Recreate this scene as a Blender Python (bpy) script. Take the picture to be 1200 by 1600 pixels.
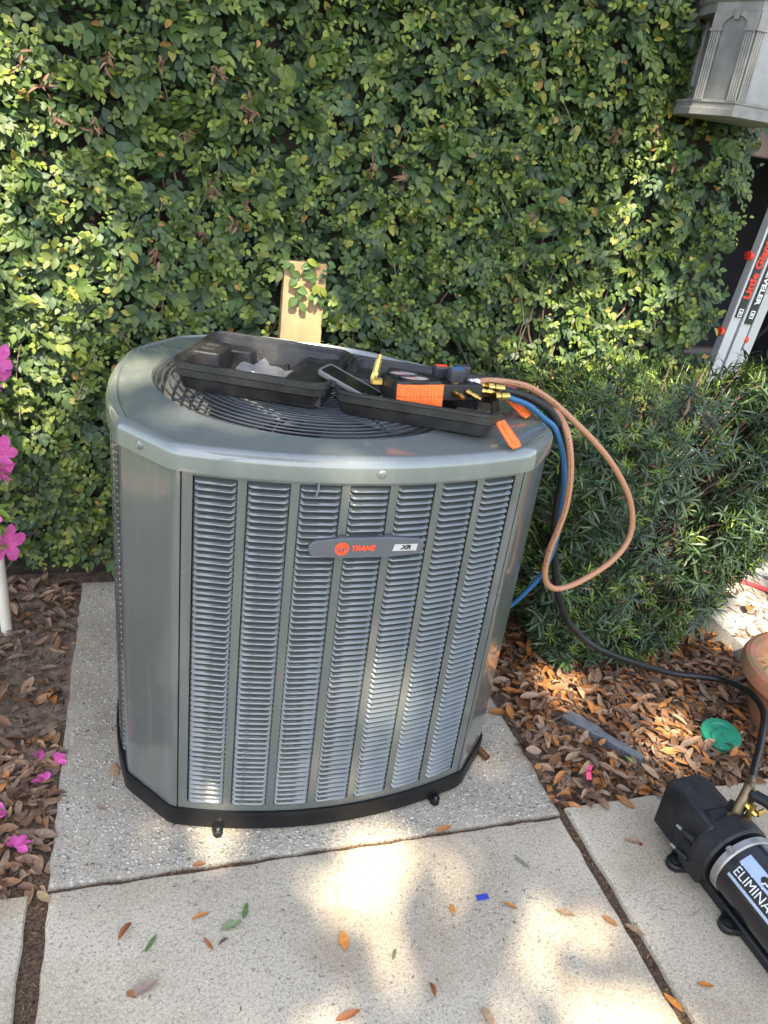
import bpy, math, random
import numpy as np
from mathutils import Vector, Matrix, Euler

# ------------------------------------------------------------------ scene, camera, sky, sun
for o in list(bpy.data.objects):
    bpy.data.objects.remove(o)
scene = bpy.context.scene
COL = scene.collection
R = math.radians

cam_d = bpy.data.cameras.new('camera')
cam = bpy.data.objects.new('camera', cam_d)
COL.objects.link(cam)
cam_d.sensor_fit = 'HORIZONTAL'
cam_d.sensor_width = 36.0
cam_d.lens = 36.06
cam_d.clip_start = 0.02
cam_d.clip_end = 900.0
cx = Vector((0.95393, -0.27253, 0.12535)); cy_ = Vector((-0.01292, -0.45392, -0.89095)); cz_ = Vector((0.29971, 0.84828, -0.43653))
cam.matrix_world = Matrix(((cx.x, -cy_.x, -cz_.x, 0.0), (cx.y, -cy_.y, -cz_.y, 0.0), (cx.z, -cy_.z, -cz_.z, 1.5), (0, 0, 0, 1)))
scene.camera = cam

SUN = Vector((-0.13, -0.62, 0.79)).normalized()
world = bpy.data.worlds.new('World'); scene.world = world; world.use_nodes = True
wn = world.node_tree; wn.nodes.clear()
sky = wn.nodes.new('ShaderNodeTexSky'); sky.sky_type = 'NISHITA'; sky.sun_disc = False
sky.sun_elevation = math.asin(SUN.z); sky.sun_rotation = math.atan2(SUN.x, SUN.y)
sky.air_density = 1.0; sky.dust_density = 1.2; sky.ozone_density = 1.0
hs = wn.nodes.new('ShaderNodeHueSaturation'); hs.inputs['Saturation'].default_value = 0.66
bg = wn.nodes.new('ShaderNodeBackground'); bg.inputs['Strength'].default_value = 0.15
wo = wn.nodes.new('ShaderNodeOutputWorld')
wn.links.new(sky.outputs[0], hs.inputs['Color']); wn.links.new(hs.outputs[0], bg.inputs['Color']); wn.links.new(bg.outputs[0], wo.inputs['Surface'])

sl = bpy.data.lights.new('sun', 'SUN'); sl.energy = 4.6; sl.angle = R(0.53); sl.color = (1.0, 0.89, 0.68)
so = bpy.data.objects.new('sun', sl); COL.objects.link(so)
so.rotation_euler = SUN.to_track_quat('Z', 'Y').to_euler(); so.location = SUN * 30

vs = scene.view_settings
scene.display_settings.display_device = 'sRGB'
vs.view_transform = 'Standard'; vs.look = 'None'; vs.gamma = 1.0; vs.use_curve_mapping = False
vs.exposure = 2.02

# ------------------------------------------------------------------ helpers
rnd = random.Random(7)
rng = np.random.default_rng(11)

def xlen(nt, node, socket): pass

def mat(name, col, rough=0.5, metal=0.0, coat=0.0, coat_rough=0.1, spec=0.5, col2=None, nscale=20.0, nmix=0.5,
        bump=0.0, bscale=120.0, rvar=0.0, attr=False, trans=0.0, noise_detail=5.0, streak=0.0):
    m = bpy.data.materials.new(name); m.use_nodes = True
    nt = m.node_tree; N = nt.nodes; L = nt.links
    b = N['Principled BSDF']
    b.inputs['Roughness'].default_value = rough; b.inputs['Metallic'].default_value = metal
    b.inputs['Coat Weight'].default_value = coat; b.inputs['Coat Roughness'].default_value = coat_rough
    b.inputs['Specular IOR Level'].default_value = spec
    tc = N.new('ShaderNodeTexCoord')
    nz = N.new('ShaderNodeTexNoise'); nz.inputs['Scale'].default_value = nscale; nz.inputs['Detail'].default_value = noise_detail
    L.new(tc.outputs['Object'], nz.inputs['Vector'])
    mx = N.new('ShaderNodeMix'); mx.data_type = 'RGBA'
    if col2 is None: col2 = tuple(c * 0.75 for c in col)
    mx.inputs['A'].default_value = (*col, 1); mx.inputs['B'].default_value = (*col2, 1)
    rp = N.new('ShaderNodeValToRGB'); rp.color_ramp.elements[0].position = 0.35; rp.color_ramp.elements[1].position = 0.68
    L.new(nz.outputs['Fac'], rp.inputs['Fac'])
    ml = N.new('ShaderNodeMath'); ml.operation = 'MULTIPLY'; ml.inputs[1].default_value = nmix
    L.new(rp.outputs['Color'], ml.inputs[0]); L.new(ml.outputs[0], mx.inputs['Factor'])
    out = mx.outputs['Result']
    if streak:
        mp = N.new('ShaderNodeMapping'); mp.inputs['Scale'].default_value = (26, 26, 1.6); L.new(tc.outputs['Object'], mp.inputs['Vector'])
        n3 = N.new('ShaderNodeTexNoise'); n3.inputs['Scale'].default_value = 1.0; n3.inputs['Detail'].default_value = 6; n3.inputs['Roughness'].default_value = 0.65
        L.new(mp.outputs[0], n3.inputs['Vector'])
        n4 = N.new('ShaderNodeTexNoise'); n4.inputs['Scale'].default_value = 70; n4.inputs['Detail'].default_value = 5; n4.inputs['Roughness'].default_value = 0.75
        L.new(tc.outputs['Object'], n4.inputs['Vector'])
        r3_ = N.new('ShaderNodeMapRange'); r3_.inputs['From Min'].default_value = 0.48; r3_.inputs['From Max'].default_value = 0.78; r3_.inputs['To Max'].default_value = streak; L.new(n3.outputs['Fac'], r3_.inputs['Value'])
        r4_ = N.new('ShaderNodeMapRange'); r4_.inputs['From Min'].default_value = 0.60; r4_.inputs['From Max'].default_value = 0.74; r4_.inputs['To Max'].default_value = streak*1.2; L.new(n4.outputs['Fac'], r4_.inputs['Value'])
        ad_ = N.new('ShaderNodeMath'); ad_.operation = 'ADD'; L.new(r3_.outputs[0], ad_.inputs[0]); L.new(r4_.outputs[0], ad_.inputs[1])
        md = N.new('ShaderNodeMix'); md.data_type = 'RGBA'; md.inputs['B'].default_value = (0.30, 0.29, 0.26, 1); L.new(out, md.inputs['A']); L.new(ad_.outputs[0], md.inputs['Factor']); out = md.outputs['Result']
    if attr:
        at = N.new('ShaderNodeAttribute'); at.attribute_name = 'tint'
        m2 = N.new('ShaderNodeMix'); m2.data_type = 'RGBA'; m2.blend_type = 'MULTIPLY'; m2.inputs['Factor'].default_value = 1.0
        L.new(at.outputs['Color'], m2.inputs['A']); L.new(out, m2.inputs['B']); out = m2.outputs['Result']
    L.new(out, b.inputs['Base Color'])
    if rvar:
        rm = N.new('ShaderNodeMapRange'); rm.inputs['To Min'].default_value = max(0.02, rough - rvar); rm.inputs['To Max'].default_value = min(1, rough + rvar)
        L.new(nz.outputs['Fac'], rm.inputs['Value']); L.new(rm.outputs[0], b.inputs['Roughness'])
    if bump:
        n2 = N.new('ShaderNodeTexNoise'); n2.inputs['Scale'].default_value = bscale; n2.inputs['Detail'].default_value = 4
        L.new(tc.outputs['Object'], n2.inputs['Vector'])
        bp = N.new('ShaderNodeBump'); bp.inputs['Strength'].default_value = bump; bp.inputs['Distance'].default_value = 0.004
        L.new(n2.outputs['Fac'], bp.inputs['Height']); L.new(bp.outputs[0], b.inputs['Normal'])
    if trans:
        tr = N.new('ShaderNodeBsdfTranslucent'); L.new(out, tr.inputs['Color'])
        ms = N.new('ShaderNodeMixShader'); ms.inputs[0].default_value = trans
        mo = N['Material Output']
        L.new(b.outputs[0], ms.inputs[1]); L.new(tr.outputs[0], ms.inputs[2]); L.new(ms.outputs[0], mo.inputs['Surface'])
    return m

class MB:
    def __init__(s): s.v = []; s.f = []
    def add(s, V, F, M=None):
        n = len(s.v)
        if M is not None: V = [tuple(M @ Vector(p)) for p in V]
        s.v += [tuple(p) for p in V]; s.f += [tuple(i + n for i in f) for f in F]; return s
    def box(s, x0, x1, y0, y1, z0, z1, M=None):
        V = [(x0,y0,z0),(x1,y0,z0),(x1,y1,z0),(x0,y1,z0),(x0,y0,z1),(x1,y0,z1),(x1,y1,z1),(x0,y1,z1)]
        return s.add(V, [(3,2,1,0),(4,5,6,7),(0,1,5,4),(1,2,6,5),(2,3,7,6),(3,0,4,7)], M)
    def loops(s, LS, cap0=True, cap1=True, M=None, closed=True):
        n = len(LS[0]); V = [p for l in LS for p in l]; F = []
        for i in range(len(LS) - 1):
            for j in range(n if closed else n - 1):
                k = (j + 1) % n
                F.append((i*n + j, i*n + k, (i+1)*n + k, (i+1)*n + j))
        if cap0: F.append(tuple(reversed(range(n))))
        if cap1: F.append(tuple(range((len(LS)-1)*n, len(LS)*n)))
        return s.add(V, F, M)
    def prism(s, poly, z0, z1, M=None):
        return s.loops([[(x, y, z0) for x, y in poly], [(x, y, z1) for x, y in poly]], M=M)
    def lathe(s, prof, n=24, M=None, cap0=True, cap1=True):
        return s.loops([[(r*math.cos(2*math.pi*i/n), r*math.sin(2*math.pi*i/n), z) for i in range(n)] for r, z in prof], cap0, cap1, M)
    def tube(s, P, r, n=8, caps=True, closed=False):
        P = [Vector(p) for p in P]; m = len(P); LS = []; up = None
        rr = r if isinstance(r, (list, tuple)) else [r]*m
        for i in range(m):
            if closed: t = P[(i+1) % m] - P[i-1]
            else: t = P[min(i+1, m-1)] - P[max(i-1, 0)]
            t.normalize()
            if up is None:
                up = Vector((0,0,1)) if abs(t.z) < 0.9 else Vector((1,0,0))
            a = up - t*up.dot(t); a.normalize(); up = a; b = t.cross(a)
            LS.append([P[i] + (a*math.cos(2*math.pi*k/n) + b*math.sin(2*math.pi*k/n))*rr[i] for k in range(n)])
        if closed: LS.append(LS[0])
        return s.loops(LS, caps and not closed, caps and not closed)
    def cyl(s, p0, p1, r0, r1=None, n=16):
        return s.tube([p0, p1], [r0, r0 if r1 is None else r1], n)
    def build(s, name, m, parent=None, smooth=True, bevel=0.0, local=False, ang=38):
        me = bpy.data.meshes.new(name); me.from_pydata([tuple(p) for p in s.v], [], s.f); me.update()
        if smooth:
            me.polygons.foreach_set('use_smooth', [True]*len(me.polygons))
            me.set_sharp_from_angle(angle=R(ang))
        me.materials.append(m)
        o = bpy.data.objects.new(name, me); COL.objects.link(o)
        if bevel:
            bv = o.modifiers.new('bevel', 'BEVEL'); bv.width = bevel; bv.segments = 2; bv.limit_method = 'ANGLE'; bv.angle_limit = R(40)
        attach(o, parent, local)
        return o

PM = {}
def attach(o, parent, local=False):
    if parent is None: return
    o.parent = parent
    if not local and parent.name in PM: o.matrix_parent_inverse = PM[parent.name].inverted()

def tag(o, label, cat, group=None):
    o['label'] = label; o['category'] = cat
    if group: o['group'] = group
    return o
def thing(name, label, cat, loc=(0,0,0), rot=(0,0,0), group=None):
    o = bpy.data.objects.new(name, None); COL.objects.link(o)
    o.empty_display_size = 0.05
    o.location = loc; o.rotation_euler = rot
    PM[o.name] = Matrix.Translation(Vector(loc)) @ Euler(rot).to_matrix().to_4x4()
    return tag(o, label, cat, group)
def kind(o, k): o['kind'] = k; return o

def np_mesh(name, V, F, m, parent=None, tint=None, smooth=True, local=False):
    """V (n,3), F (m,3) numpy triangles"""
    me = bpy.data.meshes.new(name)
    me.vertices.add(len(V)); me.vertices.foreach_set('co', np.ascontiguousarray(V, dtype=np.float32).ravel())
    nf = len(F); me.loops.add(nf*3); me.loops.foreach_set('vertex_index', np.ascontiguousarray(F, dtype=np.int32).ravel())
    me.polygons.add(nf); me.polygons.foreach_set('loop_start', np.arange(0, nf*3, 3, dtype=np.int32))
    me.polygons.foreach_set('loop_total', np.full(nf, 3, dtype=np.int32))
    if smooth: me.polygons.foreach_set('use_smooth', np.ones(nf, dtype=bool))
    me.update(calc_edges=True); me.validate()
    if tint is not None:
        ca = me.color_attributes.new('tint', 'FLOAT_COLOR', 'POINT')
        c4 = np.ones((len(V), 4), dtype=np.float32); c4[:, :3] = tint
        ca.data.foreach_set('color', c4.ravel())
    me.materials.append(m)
    o = bpy.data.objects.new(name, me); COL.objects.link(o); attach(o, parent, local)
    return o

def frames(axis, normal):
    """rows -> matrices with columns (side, axis, normal)"""
    a = axis/np.linalg.norm(axis, axis=1, keepdims=True)
    n = normal - a*np.sum(a*normal, axis=1, keepdims=True); n /= np.linalg.norm(n, axis=1, keepdims=True) + 1e-9
    s = np.cross(a, n)
    return np.stack([s, a, n], axis=2)
def instance(T, TF, pos, M, scale):
    """T (k,3) template, TF (m,3); returns V (n*k,3), F (n*m,3)"""
    n, k = len(pos), len(T)
    sc = scale if scale.ndim == 2 else np.repeat(scale[:, None], 3, axis=1)
    V = np.einsum('nij,nkj->nki', M, T[None]*sc[:, None, :]) + pos[:, None, :]
    F = TF[None] + (np.arange(n)*k)[:, None, None]
    return V.reshape(-1, 3), F.reshape(-1, 3)
def leaf_template(rows, fold=0.25, bend=0.2, curl=0.0):
    """rows: list of (t, halfwidth); leaf of length 1 along +y, folded on its midrib"""
    V = [(0, 0, 0)]; F = []
    for t, w in rows:
        z = -bend*t*t
        V += [(-w, t, z + fold*w), (0, t, z), (w, t, z + fold*w)]
    tip = len(V); V.append((0, 1, -bend))
    F += [(0, 2, 1), (0, 3, 2)]
    for i in range(len(rows) - 1):
        a = 1 + i*3; b = a + 3
        F += [(a, a+1, b+1), (a, b+1, b), (a+1, a+2, b+2), (a+1, b+2, b+1)]
    a = 1 + (len(rows) - 1)*3
    F += [(a, a+1, tip), (a+1, a+2, tip)]
    V = np.array(V, float)
    if curl: V[:, 2] += curl*V[:, 0]**2*4
    return V, np.array(F, int)
def catmull(P, k=8):
    P = [Vector(p) for p in P]; Q = [P[0]*2 - P[1]] + P + [P[-1]*2 - P[-2]]; out = []
    for i in range(1, len(Q) - 2):
        for j in range(k):
            t = j/k; a, b, c, d = Q[i-1], Q[i], Q[i+1], Q[i+2]
            out.append(0.5*((2*b) + (c - a)*t + (2*a - 5*b + 4*c - d)*t*t + (3*b - a - 3*c + d)*t**3))
    out.append(P[-1]); return out
def text(name, body, size, M, m, parent, ext=0.0004, shear=0.0, offset=0.0, align='CENTER', sx=1.0, local=False):
    c = bpy.data.curves.new(name, 'FONT'); c.body = body; c.size = size; c.extrude = ext; c.shear = shear; c.offset = offset
    c.align_x = align; c.align_y = 'CENTER'; c.resolution_u = 3
    t = bpy.data.objects.new(name + '_curve', c); COL.objects.link(t)
    dg = bpy.context.evaluated_depsgraph_get()
    me = bpy.data.meshes.new_from_object(t.evaluated_get(dg)); me.name = name
    bpy.data.objects.remove(t); bpy.data.curves.remove(c)
    me.transform(Matrix.Diagonal((sx, 1, 1, 1))); me.transform(M)
    me.materials.clear(); me.materials.append(m)
    o = bpy.data.objects.new(name, me); COL.objects.link(o); attach(o, parent, local); return o
def rrect(w, d, r, z, n=5, cx=0.0, cy=0.0):
    P = []
    for (sx, sy, a0) in ((1, -1, -90), (1, 1, 0), (-1, 1, 90), (-1, -1, 180)):
        for i in range(n + 1):
            a = R(a0 + 90*i/n)
            P.append((cx + sx*(w/2 - r) + r*math.cos(a), cy + sy*(d/2 - r) + r*math.sin(a), z))
    return P
def basis(o, x, y, z):
    return Matrix(((x[0], y[0], z[0], o[0]), (x[1], y[1], z[1], o[1]), (x[2], y[2], z[2], o[2]), (0, 0, 0, 1)))
# ------------------------------------------------------------------ materials
def concrete(name, base, stain, speck, agg=None, stain_scale=2.2, pit=0.72):
    m = bpy.data.materials.new(name); m.use_nodes = True; nt = m.node_tree; N = nt.nodes; L = nt.links
    b = N['Principled BSDF']; b.inputs['Roughness'].default_value = 0.88; b.inputs['Specular IOR Level'].default_value = 0.25
    g = N.new('ShaderNodeNewGeometry')
    def noise(sc, det, rough=0.6, dist=0.0):
        n = N.new('ShaderNodeTexNoise'); n.inputs['Scale'].default_value = sc; n.inputs['Detail'].default_value = det
        n.inputs['Roughness'].default_value = rough; n.inputs['Distortion'].default_value = dist
        L.new(g.outputs['Position'], n.inputs['Vector']); return n
    def ramp(src, p0, p1, v0=0.0, v1=1.0):
        r = N.new('ShaderNodeMapRange'); r.inputs['From Min'].default_value = p0; r.inputs['From Max'].default_value = p1
        r.inputs['To Min'].default_value = v0; r.inputs['To Max'].default_value = v1; L.new(src, r.inputs['Value']); return r.outputs[0]
    def mix(a, bcol, fac):
        x = N.new('ShaderNodeMix'); x.data_type = 'RGBA'
        if isinstance(a, tuple): x.inputs['A'].default_value = (*a, 1)
        else: L.new(a, x.inputs['A'])
        x.inputs['B'].default_value = (*bcol, 1); L.new(fac, x.inputs['Factor']); return x.outputs['Result']
    c = mix(base, stain, ramp(noise(stain_scale, 6, 0.66, 0.5).outputs['Fac'], 0.44, 0.66, 0, 0.9))
    c = mix(c, tuple(x*1.12 for x in base), ramp(noise(7.0, 4).outputs['Fac'], 0.5, 0.75, 0, 0.6))
    c = mix(c, tuple(x*0.45 for x in base), ramp(noise(150, 3, 0.75).outputs['Fac'], 0.50, 0.64, 0, 0.75))
    c = mix(c, tuple(min(1, x*1.35) for x in base), ramp(noise(210, 2, 0.75).outputs['Fac'], 0.53, 0.66, 0, 0.7))
    c = mix(c, tuple(x*0.35 for x in base), ramp(noise(330, 2, 0.8).outputs['Fac'], 0.56, 0.64, 0, 0.7))
    # dark pits gathered in patches
    p = N.new('ShaderNodeMath'); p.operation = 'MULTIPLY'
    L.new(ramp(noise(125, 3, 0.6).outputs['Fac'], 0.60, 0.66), p.inputs[0]); L.new(ramp(noise(4.5, 3).outputs['Fac'], 0.30, 0.58), p.inputs[1])
    c = mix(c, speck, ramp(p.outputs[0], 0, 1, 0, pit))
    p2 = N.new('ShaderNodeMath'); p2.operation = 'MULTIPLY'
    L.new(ramp(noise(46, 5, 0.7, 1.0).outputs['Fac'], 0.665, 0.70), p2.inputs[0]); L.new(ramp(noise(2.7, 2).outputs['Fac'], 0.45, 0.6), p2.inputs[1])
    c = mix(c, speck, ramp(p2.outputs[0], 0, 1, 0, pit))
    # hairline cracks and brown stains
    dn = noise(5.0, 4, 0.6); va = N.new('ShaderNodeVectorMath'); va.operation = 'SCALE'; va.inputs['Scale'].default_value = 0.22; L.new(dn.outputs['Color'], va.inputs[0])
    vb = N.new('ShaderNodeVectorMath'); vb.operation = 'ADD'; L.new(va.outputs[0], vb.inputs[0]); L.new(g.outputs['Position'], vb.inputs[1])
    vc = N.new('ShaderNodeTexVoronoi'); vc.feature = 'DISTANCE_TO_EDGE'; vc.inputs['Scale'].default_value = 1.7; L.new(vb.outputs[0], vc.inputs['Vector'])
    ck = N.new('ShaderNodeMath'); ck.operation = 'MULTIPLY'; L.new(ramp(vc.outputs['Distance'], 0.0045, 0.0015), ck.inputs[0]); L.new(ramp(noise(2.0, 2).outputs['Fac'], 0.52, 0.60), ck.inputs[1])
    c = mix(c, tuple(x*0.35 for x in base), ramp(ck.outputs[0], 0, 1, 0, 0.55))
    c = mix(c, (0.30, 0.215, 0.13), ramp(noise(3.3, 5, 0.68, 0.8).outputs['Fac'], 0.54, 0.72, 0, 0.55))
    hsrc = noise(140, 5, 0.7).outputs['Fac']
    if agg:
        v = N.new('ShaderNodeTexVoronoi'); v.inputs['Scale'].default_value = agg; v.inputs['Randomness'].default_value = 1.0
        L.new(g.outputs['Position'], v.inputs['Vector'])
        sel = N.new('ShaderNodeSeparateColor'); L.new(v.outputs['Color'], sel.inputs[0])
        f = N.new('ShaderNodeMath'); f.operation = 'MULTIPLY'
        L.new(ramp(v.outputs['Distance'], 0.38, 0.30), f.inputs[0]); L.new(ramp(sel.outputs[0], 0.35, 0.9), f.inputs[1])
        c = mix(c, (0.52, 0.49, 0.43), ramp(f.outputs[0], 0, 1, 0, 0.75))
        f2 = N.new('ShaderNodeMath'); f2.operation = 'MULTIPLY'
        L.new(ramp(v.outputs['Distance'], 0.38, 0.30), f2.inputs[0]); L.new(ramp(sel.outputs[1], 0.75, 0.95, 0, 0.8), f2.inputs[1])
        c = mix(c, (0.20, 0.16, 0.13), f2.outputs[0])
        ad = N.new('ShaderNodeMath'); ad.operation = 'ADD'; L.new(hsrc, ad.inputs[0]); L.new(f.outputs[0], ad.inputs[1]); hsrc = ad.outputs[0]
    L.new(c, b.inputs['Base Color'])
    bp = N.new('ShaderNodeBump'); bp.inputs['Strength'].default_value = 0.55; bp.inputs['Distance'].default_value = 0.003
    L.new(hsrc, bp.inputs['Height']); L.new(bp.outputs[0], b.inputs['Normal'])
    return m

M_walk = concrete('sidewalk_concrete', (0.49, 0.425, 0.325), (0.35, 0.28, 0.195), (0.07, 0.055, 0.045))
M_pad = concrete('aggregate_concrete', (0.355, 0.315, 0.25), (0.21, 0.18, 0.145), (0.06, 0.05, 0.04), agg=105)
M_path = concrete('old_path_concrete', (0.46, 0.44, 0.41), (0.20, 0.14, 0.10), (0.10, 0.06, 0.04), stain_scale=6.0)
M_dirt = mat('soil', (0.26, 0.195, 0.15), 0.95, col2=(0.12, 0.085, 0.064), nscale=35, nmix=0.9, bump=1.0, bscale=160, spec=0.1)
M_jointdirt = mat('joint_debris', (0.17, 0.11, 0.07), 0.95, col2=(0.05, 0.034, 0.024), nscale=140, nmix=1.0, bump=1.0, bscale=400, spec=0.1)
M_pebble = mat('pebbles', (0.56, 0.52, 0.45), 0.7, col2=(0.30, 0.26, 0.21), nscale=60, nmix=0.8)
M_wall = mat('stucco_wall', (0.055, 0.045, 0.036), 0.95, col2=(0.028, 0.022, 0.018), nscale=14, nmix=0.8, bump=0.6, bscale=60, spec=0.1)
M_ivy = mat('ivy_leaf', (1, 1, 1), 0.48, spec=0.34, col2=(0.72, 0.76, 0.72), nscale=90, nmix=0.6, attr=True, trans=0.16)
M_pod = mat('podocarpus_leaf', (1, 1, 1), 0.40, spec=0.45, col2=(0.75, 0.78, 0.75), nscale=60, nmix=0.6, attr=True, trans=0.12)
M_dead = mat('dead_leaf', (1, 1, 1), 0.62, spec=0.3, col2=(0.62, 0.55, 0.5), nscale=110, nmix=0.7, attr=True, trans=0.05)
M_petal = mat('azalea_petal', (0.72, 0.15, 0.43), 0.5, col2=(0.62, 0.05, 0.29), nscale=110, nmix=0.8, trans=0.3)
M_stem = mat('twig_bark', (0.15, 0.10, 0.065), 0.85, col2=(0.07, 0.045, 0.03), nscale=90, nmix=0.9, bump=0.4)
M_wood = mat('weathered_pine_board', (0.34, 0.22, 0.11), 0.75, streak=0.25, col2=(0.21, 0.13, 0.062), nscale=9, nmix=0.8, bump=0.2, bscale=45)
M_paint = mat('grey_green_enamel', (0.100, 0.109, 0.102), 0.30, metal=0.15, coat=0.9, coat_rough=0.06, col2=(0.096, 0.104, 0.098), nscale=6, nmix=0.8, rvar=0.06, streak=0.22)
M_paint_skylit = mat('grey_green_enamel_skylit', (0.160, 0.176, 0.170), 0.28, metal=0.15, coat=1.0, coat_rough=0.07, col2=(0.135, 0.150, 0.145), nscale=5, nmix=0.8, rvar=0.05, streak=0.20)  # same enamel as the body, lightened to put the skylight on the lid into its colour
M_slat = mat('louver_enamel', (0.062, 0.072, 0.074), 0.18, metal=0.30, coat=1.0, coat_rough=0.06, col2=(0.115, 0.122, 0.115), nscale=12, nmix=0.7, rvar=0.08)
M_blackpl = mat('black_plastic', (0.010, 0.010, 0.011), 0.42, spec=0.35, col2=(0.018, 0.018, 0.018), nscale=30, nmix=0.8, bump=0.15, bscale=300, rvar=0.12)
M_basepl = mat('base_pan_plastic', (0.006, 0.006, 0.007), 0.45, spec=0.25, col2=(0.014, 0.013, 0.012), nscale=18, nmix=0.8, rvar=0.12)
M_coil = mat('condenser_coil', (0.030, 0.030, 0.032), 0.55, metal=0.4, col2=(0.016, 0.016, 0.018), nscale=80, nmix=0.8)
M_wire = mat('guard_wire', (0.065, 0.072, 0.078), 0.28, metal=0.2, coat=0.8, col2=(0.06, 0.065, 0.068), nscale=20)
M_fan = mat('fan_blade', (0.45, 0.46, 0.48), 0.35, metal=0.4, col2=(0.20, 0.21, 0.23), nscale=14, rvar=0.1)
M_shroud = mat('fan_shroud', (0.33, 0.335, 0.34), 0.5, metal=0.2, col2=(0.22, 0.22, 0.23), nscale=10)
M_screw = mat('zinc_screw', (0.42, 0.42, 0.42), 0.35, metal=0.9, col2=(0.25, 0.25, 0.25), nscale=200)
M_badge = mat('badge_plastic', (0.085, 0.09, 0.10), 0.42, coat=0.3, col2=(0.075, 0.08, 0.088), nscale=20)
M_badgeedge = mat('badge_rim', (0.25, 0.27, 0.30), 0.3, metal=0.5, nscale=30)
M_red = mat('logo_red', (0.80, 0.075, 0.02), 0.45, col2=(0.70, 0.06, 0.018), nscale=50)
M_white = mat('print_white', (0.72, 0.72, 0.72), 0.5, col2=(0.6, 0.6, 0.6), nscale=80)
M_plate = mat('badge_silver', (0.48, 0.48, 0.48), 0.4, metal=0.2, col2=(0.4, 0.4, 0.4), nscale=80)
M_ink = mat('print_black', (0.012, 0.012, 0.014), 0.5, nscale=80)
M_case = mat('blow_moulded_case', (0.011, 0.0105, 0.0105), 0.36, spec=0.5, col2=(0.028, 0.026, 0.025), streak=0.06, nscale=25, nmix=0.9, bump=0.35, bscale=420, rvar=0.12)
M_casetex = mat('textured_case_band', (0.022, 0.022, 0.022), 0.55, col2=(0.045, 0.043, 0.041), nscale=160, nmix=0.7, bump=0.8, bscale=700, rvar=0.15)
M_orange = mat('orange_rubber', (0.86, 0.16, 0.022), 0.5, col2=(0.72, 0.11, 0.015), nscale=35, nmix=0.6, bump=0.1)
M_brass = mat('brass', (0.62, 0.42, 0.13), 0.28, metal=1.0, col2=(0.42, 0.27, 0.08), nscale=70, rvar=0.1)
M_oldbrass = mat('tarnished_brass', (0.22, 0.165, 0.095), 0.48, metal=0.85, col2=(0.10, 0.075, 0.045), nscale=60, rvar=0.12)
M_knob = mat('slate_knob_plastic', (0.028, 0.030, 0.037), 0.5, col2=(0.06, 0.062, 0.07), nscale=40)
M_dial = mat('dial_paper', (0.55, 0.50, 0.47), 0.5, col2=(0.35, 0.14, 0.11), nscale=45, nmix=0.7)
def glassy(name, col, rough=0.05, alpha=0.35):
    m = mat(name, col, rough, nscale=30, spec=0.6); m.node_tree.nodes['Principled BSDF'].inputs['Alpha'].default_value = alpha; return m
M_lens = glassy('clear_lens', (0.5, 0.52, 0.52), 0.04, 0.18)
M_bag = glassy('clear_poly_bag', (0.60, 0.60, 0.60), 0.10, 0.24)
M_screen = mat('dark_screen', (0.006, 0.006, 0.008), 0.12, coat=0.6, coat_rough=0.05, col2=(0.02, 0.02, 0.022), nscale=12, rvar=0.08)
M_frame = mat('phone_bumper', (0.16, 0.155, 0.15), 0.45, nscale=30)
M_hbrown = mat('tan_hose_rubber', (0.36, 0.175, 0.095), 0.46, col2=(0.36, 0.16, 0.085), nscale=25, bump=0.05)
M_hblue = mat('blue_hose_rubber', (0.022, 0.11, 0.245), 0.42, col2=(0.016, 0.085, 0.20), nscale=25)
M_hred = mat('red_hose_rubber', (0.42, 0.04, 0.05), 0.45, col2=(0.30, 0.025, 0.035), nscale=25)
M_hblack = mat('black_hose_rubber', (0.009, 0.009, 0.010), 0.42, spec=0.35, col2=(0.018, 0.0175, 0.0175), nscale=30, rvar=0.1)
M_pump = mat('pump_black_paint', col=(0.009, 0.009, 0.010), rough=0.48, streak=0.05, spec=0.32, col2=(0.017, 0.017, 0.018), nscale=22, nmix=0.9, bump=0.12, bscale=500, rvar=0.1)
M_motor = mat('motor_gloss_black', (0.007, 0.007, 0.009), 0.25, spec=0.35, coat=0.3, col2=(0.022, 0.022, 0.024), nscale=12, rvar=0.08)
M_alu = mat('cast_aluminium', (0.36, 0.35, 0.33), 0.45, metal=0.8, col2=(0.22, 0.21, 0.20), nscale=50, bump=0.1)
M_rail = mat('ladder_aluminium', (0.46, 0.47, 0.48), 0.45, metal=0.25, col2=(0.45, 0.46, 0.47), nscale=12, rvar=0.08)
M_decal = mat('silver_blue_decal', (0.38, 0.47, 0.62), 0.35, metal=0.3, col2=(0.30, 0.38, 0.52), nscale=40)
M_copper = mat('copper_pipe', (0.30, 0.15, 0.08), 0.45, metal=0.8, col2=(0.14, 0.075, 0.045), nscale=60)
M_lantern = mat('aged_white_metal', (0.21, 0.20, 0.19), 0.5, col2=(0.13, 0.125, 0.115), nscale=25, nmix=0.8, bump=0.15)
M_glass = mat('seeded_grey_glass', (0.12, 0.12, 0.118), 0.16, coat=0.5, col2=(0.19, 0.19, 0.185), nscale=18, nmix=0.7, rvar=0.1)
M_terra = mat('mossy_terracotta', (0.36, 0.135, 0.07), 0.85, col2=(0.16, 0.13, 0.06), nscale=14, nmix=0.9, bump=0.5, bscale=90)
M_potsoil = mat('pot_soil_and_lichen', (0.34, 0.17, 0.08), 0.95, col2=(0.11, 0.10, 0.06), nscale=22, nmix=1.0, bump=1.0, bscale=80)
M_pvc = mat('pvc_pipe', (0.68, 0.63, 0.53), 0.45, col2=(0.55, 0.50, 0.40), nscale=10)
M_green = mat('green_valve_lid', (0.012, 0.20, 0.115), 0.5, col2=(0.03, 0.25, 0.15), nscale=25, nmix=0.8)
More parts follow.
